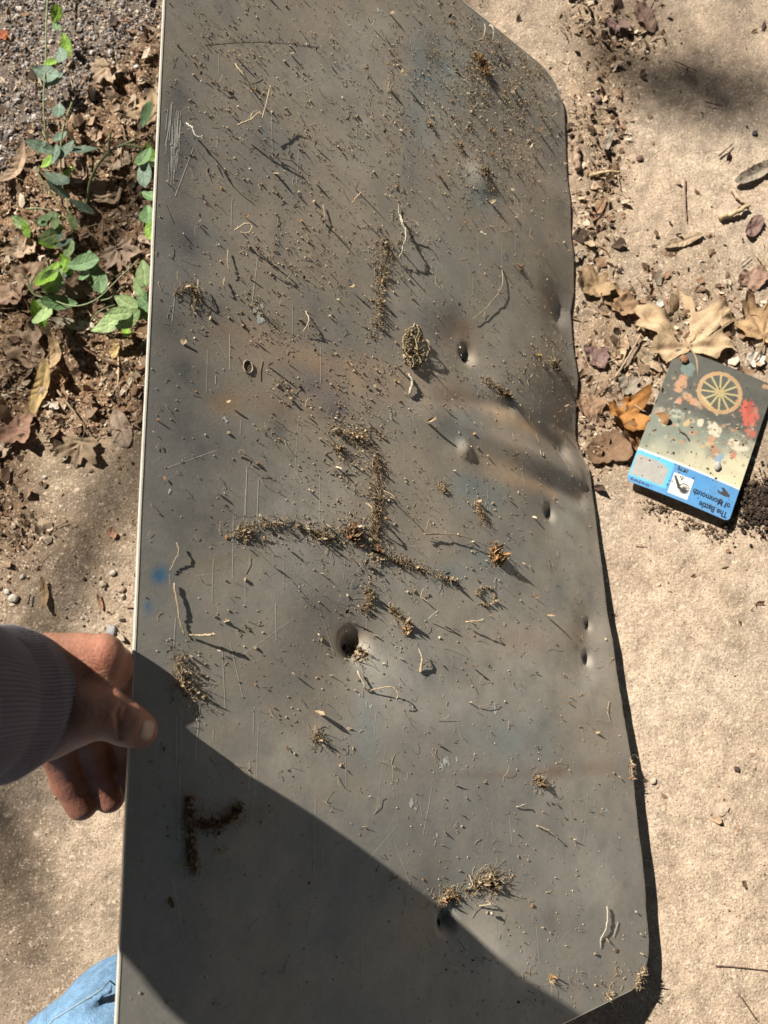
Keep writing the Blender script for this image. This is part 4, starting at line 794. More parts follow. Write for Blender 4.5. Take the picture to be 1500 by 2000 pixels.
stick('stick', [(1430, 370, .003), (1440, 388, .004), (1458, 402, .004)], .0026, (.46, .36, .25), 'pale bark splinter meeting the short tan stick')
stick('stick', [(1403, 306), (1430, 282)], .0010, (.16, .10, .07), 'small dark straight stick above the tan stick')
stick('stick', [(1337, 348), (1337, 395), (1340, 432)], .0010, (.26, .17, .13), 'upright thin reddish stick on the right concrete')
stick('stick', [(1120, 285, .006), (1124, 305, .007), (1125, 335, .006)], .0052, (.36, .25, .18), 'chunky bark strip touching the sheet edge', 'bark')
stick('stick', [(1150, 345, .004), (1180, 340, .005), (1210, 338, .004)], .0022, (.50, .38, .22), 'frayed straw coloured stalk beside the sheet')
stick('stick', [(1200, 740, .004), (1225, 700, .008), (1250, 655, .006)], .0016, (.38, .28, .20), 'thin curved stalk left of the card')
stick('stick', [(1315, 118), (1360, 138)], .0007, (.18, .12, .08), 'hairline twig in the dark patch at top right')
stick('stick', [(1376, 200), (1412, 208)], .0008, (.12, .08, .06), 'tiny dark twig below the dark patch')
stick('stick', [(1475, 500), (1490, 520), (1500, 540)], .0008, (.5, .38, .2), 'yellow stalk at the right border')
stick('stick', [(1445, 518), (1465, 502)], .0006, (.12, .1, .1), 'short dark needle near the yellow stalk')
stick('stick', [(1240, 1063), (1262, 1064)], .0008, (.45, .36, .25), 'matchstick like straw below the card')
stick('stick', [(1395, 1885), (1440, 1888), (1500, 1895)], .0006, (.16, .1, .08), 'hair thin twig at the bottom right')
stick('stick', [(1440, 1938), (1465, 1975), (1475, 1990)], .0006, (.16, .1, .08), 'curving hair thin twig in the bottom right corner')
stick('stick', [(130, 640, .004), (165, 685, .010), (238, 720, .004)], .0017, (.16, .10, .06), 'long dark stick slanting from the lowest vine to the sheet')
stick('stick', [(110, 760, .004), (150, 810, .006), (165, 830, .003)], .0012, (.30, .22, .15), 'thin stalk right of the litter heap')
stick('stick', [(232, 690, .004), (234, 740, .005), (232, 760, .004)], .0012, (.50, .36, .22), 'upright tan stalk beside the sheet')
stick('stick', [(210, 520, .004), (250, 508, .005), (290, 488, .005)], .0012, (.36, .24, .16), 'brown stalk pointing at the sheet below the grey leaf')
stick('stick', [(290, 80, .003), (310, 60, .004), (320, 45, .004)], .0009, (.40, .28, .2), 'slanted tan stalk at the top by the sheet')
stick('stick', [(232, 232, .003), (245, 262, .004), (248, 295, .003)], .0009, (.36, .26, .18), 'thin upright stalk above the arching vine')
stick('stick', [(55, 1180), (60, 1160)], .0010, (.10, .07, .05), 'short black twig above the sleeve')
stick('stick', [(245, 1185, .002), (270, 1187, .003)], .0012, (.34, .24, .18), 'short brown stalk at the sheet above the hand')
for px_, py_, r_, c_, lb in ((200, 1141, .0042, (.42, .36, .25), 'round olive pebble on the soil left of the sheet'), (219, 1119, .0036, (.5, .46, .4), 'small grey pebble above the olive one'), (24, 1168, .0055, (.5, .45, .38), 'pale angular stone near the left border'), (11, 1155, .003, (.55, .52, .48), 'white stone chip at the left border'), (237, 1152, .0035, (.52, .38, .28), 'pinkish pebble beside the sheet'), (217, 1232, .006, (.34, .34, .35), 'grey stone behind the knuckle'), (1418, 1026, .004, (.09, .07, .06), 'dark crumb under the card corner'), (1250, 308, .0045, (.22, .14, .11), 'dark chip on the right concrete'), (1167, 195, .005, (.26, .18, .14), 'dark pebble near the top corner of the sheet'), (192, 118, .0, None, None), (1442, 1503, .003, (.1, .06, .06), 'dark berry sized crumb on the lower right concrete'), (238, 1165, .003, (.5, .42, .34), 'tan pebble right of the olive one'), (107, 875, .0035, (.05, .04, .04), 'black seed on the bare soil'), (1313, 835, .0, None, None), (1278, 1526, .0035, (.42, .34, .26), 'tan chip near the sheet shadow'), (265, 128, .003, (.75, .72, .68), 'white stone chip right of the upper maple leaf'), (1476, 258, .0035, (.05, .05, .06), 'black pebble at the right border')):
    if not lb: continue
    mb = MB(); blob(mb, gpt(px_, py_, r_*.35), r_, c_, ICO2, (1.1, .9, .7), .25); tag(mb.build('pebble', M_stone), lb, 'pebble')
# dark wet soil clump by the card
mb = MB()
aa = rng.normal(1492, 30, 2600); bb = rng.normal(985, 26, 2600); ok = aa > 1432-(bb-960)*.25; aa, bb = aa[ok], bb[ok]
pos = np.array([gpt(a_, b_, rng.uniform(0, .006)) for a_, b_ in zip(aa, bb)]); grains(mb, pos, np.minimum(rng.lognormal(math.log(.0009), .65, len(aa)), .0045), rcol(len(aa), [np.array([.06, .045, .035]), np.array([.10, .07, .05]), np.array([.04, .03, .025])]), None, .8)
tag(mb.build('soil_clump', M_clod), 'dark crumbly soil clump right of the card corner', 'soil clump')
mb = MB()
k_ = rng.random(420); pos = np.array([gpt(1262+q_*160+rng.normal(0, 8), 972+q_*70+abs(rng.normal(0, 13)), .0005) for q_ in k_]); grains(mb, pos, np.minimum(rng.lognormal(math.log(.0008), .6, 420), .003), rcol(420, [np.array([.13, .09, .06]), np.array([.2, .14, .09]), np.array([.08, .055, .04])]), None, .8)
tag(mb.build('soil_clump', M_clod), 'row of dark crumbs along the lower edge of the card', 'soil clump')

# ------------------------------------------------------------------ green vines
def vine(name, label, stems, leaves, r=.0011):
    v0 = stems[0][0]; e = empty(name, tuple(gpt(v0[0], v0[1])), label, 'vine')
    for st in stems:
        q = [gpt(a_, b_, h_) for a_, b_, h_ in st]; mb = MB(); n = 6*len(q); tube(mb, smoothpts(q, n), np.linspace(r, r*.6, n), 6, np.array([.22, .27, .12])*rng.uniform(.8, 1.2)); mb.build('stem', M_stem, e)
    for a_, b_, h_, sz_, rt_, tone_ in leaves:
        c_ = {'g': (.16, .27, .12), 'b': (.19, .27, .20), 'y': (.24, .42, .05), 'l': (.32, .44, .19)}[tone_]
        x_, y_ = G(a_, b_, h_); at = np.array([x_, y_, float(gh(x_, y_))+h_])
        leaf('leaf', a_, b_, sz_, rt_, 'ovate', c_, None, curl=.35, crinkle=.12, stem=False, mtl=M_green, at=at, parent=e, vein=1.45, tilt=(rng.normal(0, .35), rng.normal(0, .35)), res=(40, 7))
vine('climbing_vine', 'tallest vine with a straight pale stem running to the top left border', [[(118, -30, .03), (112, 60, .035), (106, 150, .03), (104, 230, .03), (102, 285, .02)]],
     [(108, 22, .035, .012, 160, 'y'), (108, 48, .03, .010, 40, 'g'), (125, 80, .035, .014, 10, 'y'), (118, 105, .04, .017, 20, 'b'), (96, 116, .03, .010, 110, 'y'), (90, 140, .03, .020, 70, 'b'), (104, 153, .02, .014, -60, 'b'), (115, 217, .035, .015, 10, 'b'), (114, 262, .03, .012, -30, 'b')])
vine('young_vine', 'bushy young vine with grey green leaves below the tallest one', [[(160, 235, .03), (145, 290, .035), (132, 335, .025), (128, 390, .01)], [(85, 352, .03), (105, 385, .02), (125, 412, .01)], [(104, 290, .03), (112, 305, .03), (120, 320, .02)], [(60, 420, .02), (100, 425, .02), (145, 440, .012)], [(130, 380, .01), (140, 420, .015), (150, 440, .01)]],
     [(80, 287, .035, .017, 80, 'b'), (105, 298, .04, .017, 5, 'b'), (125, 292, .04, .017, -40, 'b'), (162, 290, .035, .017, -85, 'b'), (92, 312, .02, .012, 130, 'y'), (128, 328, .02, .011, -10, 'y'), (110, 345, .04, .019, 60, 'b'), (114, 370, .035, .013, 60, 'b'), (160, 402, .035, .013, 70, 'b'),
      (36, 430, .03, .013, 60, 'l'), (45, 442, .03, .010, 20, 'y'), (90, 420, .03, .012, 120, 'g'), (80, 432, .03, .009, 60, 'g'), (106, 430, .03, .012, 0, 'l'), (90, 455, .03, .014, 110, 'l'), (95, 468, .025, .014, 100, 'y'), (120, 467, .03, .012, -70, 'b'), (130, 482, .03, .014, 160, 'l'), (110, 440, .02, .010, 40, 'y'), (140, 430, .02, .010, 20, 'l'), (112, 452, .03, .010, 10, 'b')])
vine('arching_vine', 'vine with a thick arching stem reaching the sheet edge', [[(168, 398, .004), (190, 368, .025), (225, 340, .04), (262, 328, .045), (300, 330, .04)], [(232, 340, .04), (240, 325, .05), (245, 312, .05)], [(262, 328, .045), (285, 318, .04)], [(302, 340, .04), (300, 370, .045), (296, 400, .04)]],
     [(285, 222, .045, .016, 160, 'g'), (280, 305, .05, .017, -20, 'g'), (280, 335, .05, .019, 5, 'b'), (294, 300, .03, .012, 20, 'y'), (303, 318, .04, .014, 20, 'l'), (295, 382, .045, .015, 60, 'g'), (288, 420, .045, .019, 10, 'g'), (296, 440, .03, .018, -10, 'y'), (298, 458, .02, .014, 10, 'g')], .0017)
vine('low_vine', 'vine with broad pointed leaves in the middle of the left side', [[(132, 500, .02), (145, 520, .025), (160, 545, .02), (180, 560, .01)]],
     [(130, 518, .025, .015, 30, 'y'), (164, 513, .04, .021, 100, 'g'), (172, 498, .03, .010, 10, 'g'), (168, 540, .03, .014, 10, 'g'), (192, 545, .035, .020, 15, 'g'), (126, 535, .02, .012, 100, 'b'), (120, 522, .03, .012, 140, 'y')])
vine('trailing_vine', 'lowest vine trailing along a curved stem toward the sheet', [[(72, 560, .03), (82, 592, .03), (120, 608, .03), (165, 622, .03), (210, 612, .035), (255, 580, .045), (296, 545, .05)], [(84, 592, .03), (80, 575, .03), (88, 560, .03)], [(215, 610, .03), (235, 605, .035), (262, 590, .04)], [(190, 640, .02), (215, 628, .03), (240, 615, .03)]],
     [(92, 537, .04, .022, -25, 'y'), (102, 548, .035, .019, -40, 'l'), (113, 558, .02, .014, 0, 'g'), (114, 590, .03, .019, -80, 'g'), (74, 612, .03, .014, 15, 'y'), (86, 618, .04, .022, 12, 'l'), (88, 592, .03, .014, 100, 'l'), (280, 535, .05, .020, 10, 'l'), (270, 560, .05, .014, 30, 'l'), (285, 590, .03, .020, 40, 'g'), (250, 595, .035, .018, 60, 'l'), (232, 612, .04, .017, 100, 'l'), (252, 622, .035, .018, 110, 'l'), (212, 630, .03, .022, 120, 'l'), (268, 608, .03, .014, 20, 'g'), (288, 612, .02, .013, 20, 'y'), (245, 645, .01, .010, 30, 'y'), (300, 580, .04, .014, 0, 'l')])

# ------------------------------------------------------------------ the person: hand, sleeve, leg  (implicit surface -> mesh)
def sdcap(Pn, a, b, ra, rb):
    a = np.asarray(a); b = np.asarray(b); ba = b-a; pa = Pn-a; h = np.clip(pa@ba/ba.dot(ba), 0, 1)
    return np.linalg.norm(pa-h[..., None]*ba, axis=-1)-(ra+(rb-ra)*h)
def smin(a, b, k):
    h = np.clip(.5+.5*(b-a)/k, 0, 1); return b*(1-h)+a*h-k*h*(1-h)
def chain(Pn, pts, k=.004):
    d = None
    for (a, ra), (b, rb) in zip(pts[:-1], pts[1:]):
        e = sdcap(Pn, a, b, ra, rb); d = e if d is None else smin(d, e, k)
    return d
def surfnet(f, lo, hi, st):
    lo = np.asarray(lo, float); n = np.ceil((np.asarray(hi)-lo)/st).astype(int)+1
    ax = [lo[i]+np.arange(n[i])*st for i in range(3)]; val = np.empty(n)
    for i in range(n[0]):
        Yg, Zg = np.meshgrid(ax[1], ax[2], indexing='ij'); val[i] = f(np.stack([np.full_like(Yg, ax[0][i]), Yg, Zg], -1))
    ins = val < 0; c = ins[:-1, :-1, :-1].astype(int)
    corners = [(a, b, d) for a in (0, 1) for b in (0, 1) for d in (0, 1)]
    cnt = sum(ins[a:n[0]-1+a, b:n[1]-1+b, d:n[2]-1+d].astype(int) for a, b, d in corners); act = (cnt > 0) & (cnt < 8)
    idx = -np.ones(act.shape, int); idx[act] = np.arange(act.sum()); cells = np.argwhere(act); acc = np.zeros((len(cells), 3)); num = np.zeros(len(cells))
    for a in corners:
        for dx in range(3):
            if a[dx]: continue
            b = list(a); b[dx] = 1
            va = val[cells[:, 0]+a[0], cells[:, 1]+a[1], cells[:, 2]+a[2]]; vb = val[cells[:, 0]+b[0], cells[:, 1]+b[1], cells[:, 2]+b[2]]
            m = (va < 0) != (vb < 0); t = np.where(m, va/np.where(m, va-vb, 1), 0); p = np.tile(np.array(a, float), (len(cells), 1)); p[:, dx] += t; acc[m] += p[m]; num += m
    V = lo+(cells+acc/num[:, None])*st; Q = []
    for dx in range(3):
        s0 = [slice(None)]*3; s1 = [slice(None)]*3; s0[dx] = slice(0, -1); s1[dx] = slice(1, None); cr = ins[tuple(s0)] != ins[tuple(s1)]
        e = np.argwhere(cr); u, v = (dx+1) % 3, (dx+2) % 3; ok = (e[:, u] > 0) & (e[:, v] > 0) & (e[:, u] < n[u]-1) & (e[:, v] < n[v]-1); e = e[ok]
        def ii(du, dv):
            q = e.copy(); q[:, u] -= du; q[:, v] -= dv; return idx[q[:, 0], q[:, 1], q[:, 2]]
        q = np.stack([ii(1, 1), ii(0, 1), ii(0, 0), ii(1, 0)], 1); fl = ins[tuple(s0)][tuple(e.T)]; q[~fl] = q[~fl][:, ::-1]; q = q[(q >= 0).all(1)]; Q.append(q)
    return V, np.concatenate(Q)
def mmw(p): return np.asarray(p)
# joints placed by view position and distance from the lens
def J(px, py, D, r): return (P(px, py, D), r/1000)
WR1, WR2 = J(10, 1316, .425, 20), J(10, 1418, .420, 22)
palm_c = [[WR1, J(90, 1306, .438, 19), J(150, 1293, .446, 15.5), J(200, 1283, .448, 12.6)], [WR2, J(90, 1408, .430, 20.5), J(135, 1400, .431, 17.5)], [J(90, 1352, .436, 21), J(150, 1338, .446, 18), J(188, 1325, .448, 14)],
          [J(110, 1380, .45, 18), J(150, 1380, .47, 16)], [J(100, 1420, .45, 14), J(130, 1400, .47, 14)]]
thumb_c = [J(115, 1395, .432, 18.5), J(165, 1392, .430, 16.5), J(200, 1392, .434, 14.5), J(242, 1412, .440, 12.4), J(262, 1421, .4455, 11.2), J(275, 1427, .449, 9.8)]
index_c = [J(196, 1286, .453, 13), J(218, 1302, .462, 12.8), J(238, 1334, .476, 12.0), J(262, 1372, .492, 10.2), J(292, 1420, .502, 9)]
mid_c = [J(185, 1330, .470, 12), J(225, 1375, .485, 11), J(246, 1440, .496, 10.5), J(254, 1500, .500, 9.6), J(266, 1540, .498, 8.4)]
ring_c = [J(150, 1370, .470, 13), J(170, 1440, .484, 11.5), J(196, 1508, .497, 10.8), J(214, 1557, .503, 10.2)]
pink_c = [J(110, 1390, .462, 14), J(112, 1455, .474, 12.5), J(136, 1522, .488, 11.3), J(160, 1569, .495, 10.8)]
def hand_sdf(Pn):
    palm = None
    for ch in palm_c:
        d = chain(Pn, ch, .006); palm = d if palm is None else smin(palm, d, .010)
    t = chain(Pn, thumb_c, .003); d = smin(palm, t, .006)
    web = sdcap(Pn, P(176, 1335, .448), P(192, 1372, .440), .009, .009); d = smin(d, web, .008)
    d = smin(d, sdcap(Pn, P(203, 1264, .447), P(210, 1268, .449), .0045, .004), .010)     # knuckle
    d = smin(d, sdcap(Pn, P(186, 1300, .4385), P(192, 1292, .4395), .003, .003), .009)
    for fc in (index_c, mid_c, ring_c, pink_c):
        e = chain(Pn, fc, .004); d = smin(d, smin(palm, e, .005), .0012)
    # skin creases: thumb joint, thenar fold
    for (a, b, r_, k) in (((238, 1372, .430), (228, 1396, .4245), .0007, .0025), ((228, 1396, .4245), (235, 1440, .429), .0007, .0025), ((246, 1378, .4325), (240, 1400, .427), .0006, .002), ((186, 1424, .4245), (172, 1446, .431), .0010, .004), ((208, 1318, .4425), (216, 1345, .449), .0008, .006)):
        e = sdcap(Pn, P(*a), P(*b), r_, r_); d = -smin(-d, e, k) if True else d
    return d
allp = np.array([j[0] for c in palm_c+[thumb_c, index_c, mid_c, ring_c, pink_c] for j in c])
V, Fq = surfnet(hand_sdf, allp.min(0)-.03, allp.max(0)+.03, .0013)
pxh, pyh = topix(V[:, 0], V[:, 1], V[:, 2])
kn = np.clip(.9*bump2(pxh, pyh, 190, 1290, 45, 38)+.5*bump2(pxh, pyh, 180, 1335, 50, 30)+.5*bump2(pxh, pyh, 292, 1430, 14, 30)+.4*bump2(pxh, pyh, 240, 1395, 20, 20), 0, 1)[:, None]
base = np.array([.40, .20, .135]); red = np.array([.40, .13, .075]); shadec = np.array([.28, .12, .08])
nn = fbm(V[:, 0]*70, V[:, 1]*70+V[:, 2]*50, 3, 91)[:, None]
cl = base*(1-kn*.7)+red*kn*.7; cl = cl*(.85+.3*nn); low = ss(1440, 1500, pyh)[:, None]; cl = cl*(1-low)+shadec*low  # lower fingers: the arm's shade is put into the skin colour
person = empty('person', tuple(P(60, 1365, .42)), 'person in grey purple sweatshirt and blue jeans gripping the metal sheet by its edge', 'person')
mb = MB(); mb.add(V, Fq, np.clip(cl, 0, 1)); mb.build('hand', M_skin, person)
# thumbnail: marched onto the thumb from the viewer's side
def march(px, py, lift=.0):
    D = .40
    for _ in range(40):
        d = float(hand_sdf(P(px, py, D)[None])[0]); D += d*.9
        if abs(d) < 1e-5: break
    return P(px, py, D-lift)
nc = (287.5, 1426.0); ang = R(-64)
mb = MB(); nu_, nv_ = 13, 13; Vn = []
for i_ in range(nv_):
    for j_ in range(nu_):
        a_ = -1+2*i_/(nv_-1); b_ = -1+2*j_/(nu_-1)
        # superellipse mapping of the square
        l_ = max(abs(a_), abs(b_)); r_ = (abs(a_)**3.2+abs(b_)**3.2)**(1/3.2); k_ = l_/r_ if r_ > 0 else 0
        x_ = a_*k_*12.5; y_ = b_*k_*20.0
        t_ = R(14); X_ = nc[0]+x_*math.cos(t_)-y_*math.sin(t_); Y_ = nc[1]+x_*math.sin(t_)+y_*math.cos(t_)
        p_ = march(X_, Y_, .0006*(1-l_**6)+.0001); Vn.append(p_)
Vn = np.array(Vn); Fn = [[i_*nu_+j_, i_*nu_+j_+1, (i_+1)*nu_+j_+1, (i_+1)*nu_+j_] for i_ in range(nv_-1) for j_ in range(nu_-1)]
mb.add(Vn, Fn); mb.build('thumbnail', M_nail, person)
# fine pale hairs on the back of the hand
mb = MB()
for i_ in range(90):
    a_, b_ = rng.normal(178, 20), rng.normal(1318, 20)
    if not (95 < a_ < 205 and 1262 < b_ < 1375): continue
    p0 = march(a_, b_, 0); p1 = march(a_+rng.uniform(4, 12), b_-rng.uniform(-3, 8), .0016); p2 = march(a_+rng.uniform(12, 22), b_-rng.uniform(-4, 14), .002)
    tube(mb, [p0, p1, p2], [.00007, .00005, .00002], 3, (.62, .46, .32), cap=False)
o = mb.build('arm_hair', M_fibre, person); o['kind'] = 'stuff'
# sleeve: ribbed cuff then a loose sleeve up to the shoulder
ax_ = [P(50, 1370, .432), np.array([-.2100, -.0180, .430]), np.array([-.2090, -.0150, .48]), np.array([-.221, -.016, .56])]
elb = np.array([-.290, -.035, .72]); mid_ = np.array([-.236, -.018, .61]); sho = np.array([-.25, -.42, 1.12])
cl_pts = smoothpts([ax_[0], ax_[1], ax_[2], ax_[3], mid_], 90)
NS = 120*5
def ring_frame(T):
    T = nrm(T); a = np.array([0, 1., 0]); a = nrm(a-T*a.dot(T)); return a, np.cross(T, a)
mb = MB(); Vs = []
Tn = np.gradient(cl_pts, axis=0); an = np.arange(NS)*2*math.pi/NS; frac = np.linspace(0, 1, 90)
rcuf = np.interp(frac, [0, .05, .16, .3, .55, 1], [.0352, .0400, .0425, .0400, .046, .052])
for i_ in range(90):
    a_, b_ = ring_frame(Tn[i_]); rib = .0006*np.cos(an*120)*(1 if frac[i_] < .75 else max(0, 1-(frac[i_]-.75)/.05)); wob_ = .0022*(noise2(an*2.2+frac[i_]*4, an*0+frac[i_]*5, 71)-.5)
    r_ = rcuf[i_]+rib+wob_
    if i_ < 4: r_ = r_-(4-i_)**2*.00016
    Vs.append(cl_pts[i_]+np.cos(an)[:, None]*a_*r_[:, None]*1.0+np.sin(an)[:, None]*b_*r_[:, None]*.86)
inner = [cl_pts[0]+(cl_pts[k_*3]-cl_pts[0])+(Vs[0]-cl_pts[0])*(.95) for k_ in (0, 2, 5)]
Vall = np.concatenate([inner[2], inner[1], inner[0]]+Vs); nr_ = 93
i, j = np.meshgrid(np.arange(nr_-1), np.arange(NS), indexing='ij'); i = i.ravel(); j = j.ravel(); jn = (j+1) % NS
kc = fbm(Vall[:, 0]*90, Vall[:, 1]*90, 3, 72)[:, None]
ribc = np.tile((.78+.22*np.cos(an*120)), nr_)[:, None]
mb.add(Vall, np.stack([i*NS+j, (i+1)*NS+j, (i+1)*NS+jn, i*NS+jn], 1), np.array([.185, .168, .215])*(.85+.3*kc)*ribc); mb.build('cuff', M_knit, person)
def slv(Pn):
    d = sdcap(Pn, mid_-(mid_-ax_[3])*.15, elb, .054, .060); d = smin(d, sdcap(Pn, elb, sho, .060, .085), .01)
    d = smin(d, sdcap(Pn, (-.250, -.030, .500), (-.264, -.040, .60), .026, .032), .02); d = smin(d, sdcap(Pn, (-.262, -.022, .60), elb, .038, .045), .02); d = smin(d, sdcap(Pn, (-.235, -.022, .55), (-.23, -.01, .62), .040, .048), .02)
    return d+.007*(noise3(Pn[..., 0]*22, Pn[..., 1]*22, Pn[..., 2]*30, 5)-.5)
V, Fq = surfnet(slv, (-.40, -.62, .42), (-.10, .12, 1.24), .007)
mb = MB(); mb.add(V, Fq, np.array([.185, .168, .215])); mb.build('sleeve', M_knit, person)
# jeans: knee and thigh
kn1 = P(250, 2064, .53); hip = np.array([-.22, -.66, .42]); ank = np.array([-.24, -.44, .03])
kn2 = P(158, 2118, .54)
def jns(Pn):
    d = sdcap(Pn, kn1, hip, .060, .095); d = smin(d, sdcap(Pn, kn1, ank, .058, .055), .03)
    d = smin(d, sdcap(Pn, kn2, hip, .05, .08), .02)
    f = noise3(Pn[..., 0]*35+Pn[..., 1]*12, Pn[..., 1]*18, Pn[..., 2]*30, 9)
    d = d+.007*(f-.5)
    d = smin(d, sdcap(Pn, P(72, 2020, .525), P(104, 1996, .515), .010, .008), .012); d = smin(d, sdcap(Pn, P(122, 1996, .502), P(213, 1932, .492), .003, .003), .008)
    return d
V, Fq = surfnet(jns, (-.40, -.78, -.005), (-.05, -.10, .55), .004)
kc = fbm(V[:, 0]*40, V[:, 1]*40+V[:, 2]*20, 4, 73)[:, None]; mb = MB(); mb.add(V, Fq, np.array([.15, .27, .42])*(.6+.75*kc)); mb.build('jeans_leg', M_denim, person)
def marchj(px, py):
    D = .35
    for _ in range(60):
        d = float(jns(P(px, py, D)[None])[0]); D += d*.8
        if abs(d) < 1e-5 or D > 2: break
    return P(px, py, D-.0006)
for sm_ in ([(92, 2010), (103, 1992), (117, 1983), (160, 1956), (200, 1930), (214, 1915)],):
    mb = MB(); tube(mb, smoothpts([marchj(*q) for q in sm_], 40), .0004, 5, (.34, .42, .46)); mb.build('jeans_seam', M_fibre, person)

# torso and head of the person, leaning over behind the lens
def tor(Pn):
    d = sdcap(Pn, (-.02, -.84, .50), (-.03, -.58, 1.02), .155, .165); d = smin(d, sdcap(Pn, sho, (.20, -.50, 1.10), .08, .08), .08)
    return d+.008*(noise3(Pn[..., 0]*18, Pn[..., 1]*18, Pn[..., 2]*22, 6)-.5)
V, Fq = surfnet(tor, (-.36, -1.05, .30), (.32, -.36, 1.25), .010)
mb = MB(); mb.add(V, Fq, np.array([.185, .168, .215])); mb.build('sweatshirt', M_knit, person)
hc = np.array([-.02, -.36, 1.24])
def head(Pn):
    q = Pn-hc; c_, s_2 = math.cos(R(50)), math.sin(R(50)); y = q[..., 1]*c_-q[..., 2]*s_2; z = q[..., 1]*s_2+q[..., 2]*c_
    q = np.stack([q[..., 0], y, z], -1)      # y forward along the face, z up the skull
    d = (np.linalg.norm(q/np.array([.075, .092, .108]), axis=-1)-1)*.080
    d = smin(d, sdcap(q, (0, .03, -.06), (0, .055, -.09), .045, .030), .03); d = smin(d, sdcap(q, (0, .088, .005), (0, .108, -.030), .008, .014), .012)
    d = smin(d, sdcap(q, (0, -.02, -.06), (0, -.07, -.17), .058, .062), .03)
    for sx in (-1, 1):
        d = smin(d, sdcap(q, (sx*.076, -.005, .015), (sx*.076, -.01, -.025), .012, .009), .006); d = -smin(-d, sdcap(q, (sx*.032, .098, .012), (sx*.034, .098, .012), .010, .010), .012)
    d = -smin(-d, sdcap(q, (-.022, .103, -.062), (.022, .103, -.062), .003, .003), .006)
    return d
V, Fq = surfnet(head, hc-.24, hc+.20, .005); mb = MB(); mb.add(V, Fq, np.array([.46, .245, .155])); mb.build('head', M_skin, person)
def hair(Pn):
    q = Pn-hc; c_, s_2 = math.cos(R(50)), math.sin(R(50)); y = q[..., 1]*c_-q[..., 2]*s_2; z = q[..., 1]*s_2+q[..., 2]*c_
    d = (np.linalg.norm(np.stack([q[..., 0], y+.012, z-.012], -1)/np.array([.083, .098, .110]), axis=-1)-1)*.085
    d = np.maximum(d, (y-.045)-.3*z); d = np.maximum(d, -z-.055); return d+.004*(noise3(Pn[..., 0]*90, Pn[..., 1]*90, Pn[..., 2]*90, 3)-.5)
V, Fq = surfnet(hair, hc-.16, hc+.16, .005); mb = MB(); mb.add(V, Fq, np.array([.06, .04, .03])); mb.build('hair', M_fibre, person)

# ------------------------------------------------------------------ the trees round the spot (outside the picture; they close in the sky and dapple the ground)
M_foliage = mat('tree_foliage', .6, .3, var=.2, vscale=3, trans=.2); M_trunk = mat('tree_bark', .95, .1, bump=((12, .03),), var=.3, vscale=6)
def quads(mb, pos, size, col):
    n = len(pos); a = rng.normal(0, 1, (n, 3)); a /= np.linalg.norm(a, axis=1)[:, None]; b = np.cross(a, rng.normal(0, 1, (n, 3))); b /= np.linalg.norm(b, axis=1)[:, None]
    a = a*size[:, None]; b = b*size[:, None]*.7; V = np.stack([pos-a, pos+b*.8, pos+a, pos-b*.8], 1).reshape(-1, 3)
    mb.add(V, (np.arange(n)*4)[:, None]+np.arange(4)[None], np.repeat(col, 4, axis=0))
def tree(x, y, h, r, n, label, mul=1.0):
    e = empty('maple_tree', (x, y, 0), label, 'tree'); mb = MB(); top = np.array([x, y, h*.8])
    tube(mb, smoothpts([(x, y, -.1), (x+.1, y-.05, h*.3), (x, y, h*.8)], 10), np.linspace(.22, .07, 10), 10, (.14, .11, .08)); cents = []
    for i_ in range(13):
        a_ = i_*2.4; z_ = h*(.22+.05*i_); q = np.array([x+math.cos(a_)*r*rng.uniform(.5, .9), y+math.sin(a_)*r*rng.uniform(.5, .9), z_+h*.08]); cents.append(q)
        tube(mb, smoothpts([(x, y, z_), (np.array([x, y, z_])+q)/2+[0, 0, .1], q], 6), np.linspace(.06, .02, 6), 6, (.14, .11, .08))
    mb.build('trunk', M_trunk, e); mb = MB(); cents = np.array(cents+[top]); k = rng.integers(0, len(cents), n); pos = cents[k]+rng.normal(0, r*.27, (n, 3)); pos[:, 2] = np.maximum(pos[:, 2], .4)
    quads(mb, pos, rng.uniform(.06, .13, n), rcol(n, [np.array([.07, .11, .03])*mul, np.array([.12, .13, .035])*mul, np.array([.16, .11, .03])*mul])); o = mb.build('crown', M_foliage, e, smooth=False)
for x_, y_, h_, r_, lb in ((5.2, -.6, 7, 2.3, 'leafy maple tree on the right side of the yard, out of the picture'), (4.4, 3.6, 7.5, 2.3, 'leafy maple tree at the far right of the yard'), (1.3, 6.2, 7, 2.2, 'leafy maple tree straight ahead beyond the concrete'), (3.6, -4.6, 7, 2.4, 'leafy maple tree behind on the right'), (-.6, -6.2, 7.5, 2.5, 'leafy maple tree directly behind the person'), (-4.8, -3.9, 7, 2.4, 'leafy maple tree behind on the left'), (-6.2, .2, 5.5, 2.0, 'lower maple tree on the left side of the yard')):
    tree(x_, y_, h_, r_, 5200, lb)
e = empty('maple_tree', (-1.4, 8.2, 0), 'tall maple tree ahead, its unseen canopy spread to cut sky light', 'tree')
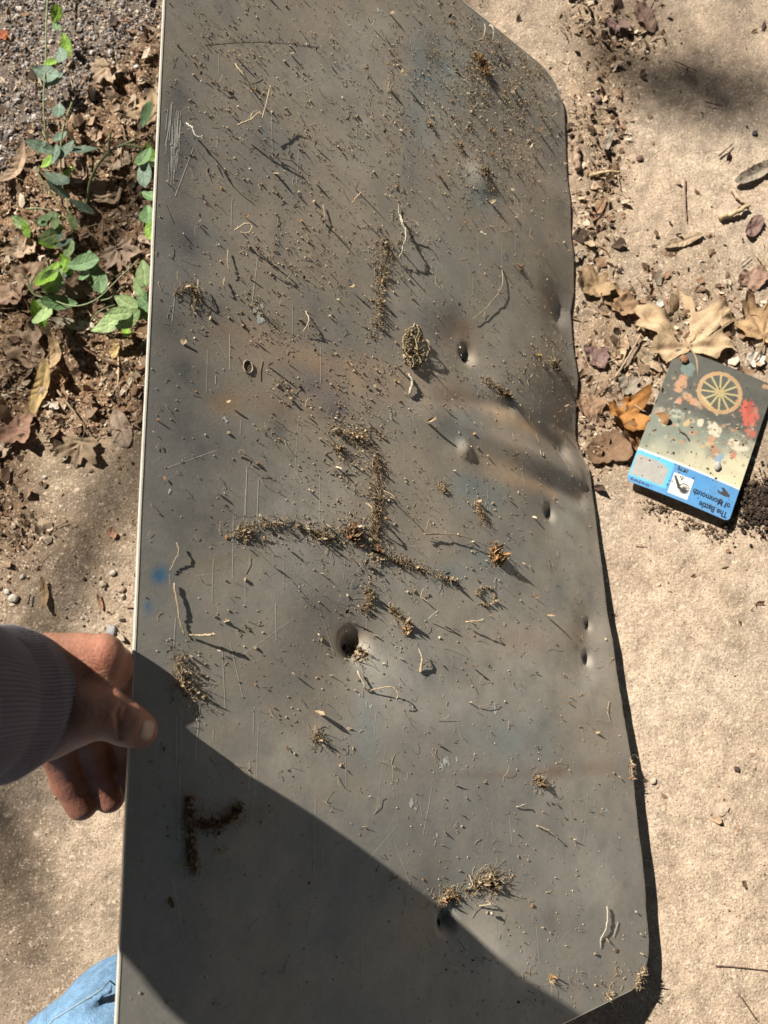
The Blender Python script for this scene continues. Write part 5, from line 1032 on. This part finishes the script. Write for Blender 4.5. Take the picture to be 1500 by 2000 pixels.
mb = MB(); tube(mb, smoothpts([(-1.4, 8.2, -.1), (-1.5, 8.1, 3), (-1.6, 8, 7.5)], 10), np.linspace(.22, .08, 10), 10, (.14, .11, .08))
T0 = 7.0; tips = []; lf = MB()
for px_, py_, sx_, sy_, n_ in DAPPLE:
    X_, Y_ = G(px_, py_); c_ = np.array([X_, Y_, 0])-SUN*T0; tips.append(c_); off = rng.normal(0, 1, (n_, 2))*[sx_, sy_]
    pos = c_+np.c_[off[:, 0], off[:, 1], rng.normal(0, .05, n_)]; quads(lf, pos, rng.uniform(.022, .042, n_), rcol(n_, [np.array([.08, .12, .03]), np.array([.16, .12, .03])]))
for c_ in tips: tube(mb, smoothpts([(-1.55, 8.05, 4.6), (-3.0, 5.6, 5.3), c_+[0, .5, .1], c_], 14), np.linspace(.05, .003, 14), 6, (.14, .11, .08))
for i_ in range(9):
    a_ = i_*.7; tube(mb, smoothpts([(-1.5, 8.05, 5.2), (1+3*math.cos(a_), 3+3*math.sin(a_), 6.3), (1+5.5*math.cos(a_), -1+5*math.sin(a_), 6.0)], 10), np.linspace(.06, .01, 10), 6, (.14, .11, .08))
n_ = 60000; a_ = rng.uniform(0, 2*math.pi, n_); r_ = 9.5*np.sqrt(rng.random(n_)); pos = np.c_[r_*np.cos(a_), r_*np.sin(a_), 6.2+rng.normal(0, .45, n_)]
foot = pos+SUN*(pos[:, 2]/-SUN[2])[:, None]; pos = pos[(np.hypot((foot[:, 0]-.0)/1.5, (foot[:, 1]-.25)/1.5) > 1)]; quads(lf, pos, rng.uniform(.08, .17, len(pos)), rcol(len(pos), [np.array([.07, .11, .03]), np.array([.12, .13, .035]), np.array([.16, .11, .03])]))  # unseen canopy added to block sky light, with a gap for the sun
mb.build('trunk', M_trunk, e); lf.build('crown', M_foliage, e, smooth=False)  # this crown includes the added unseen canopy that blocks sky light
print('objects', len(bpy.data.objects), 'tris', sum(len(o.data.loops) - 2*len(o.data.polygons) for o in bpy.data.objects if o.type == 'MESH'))
for o in bpy.data.objects:
    if '_o' in o: del o['_o']
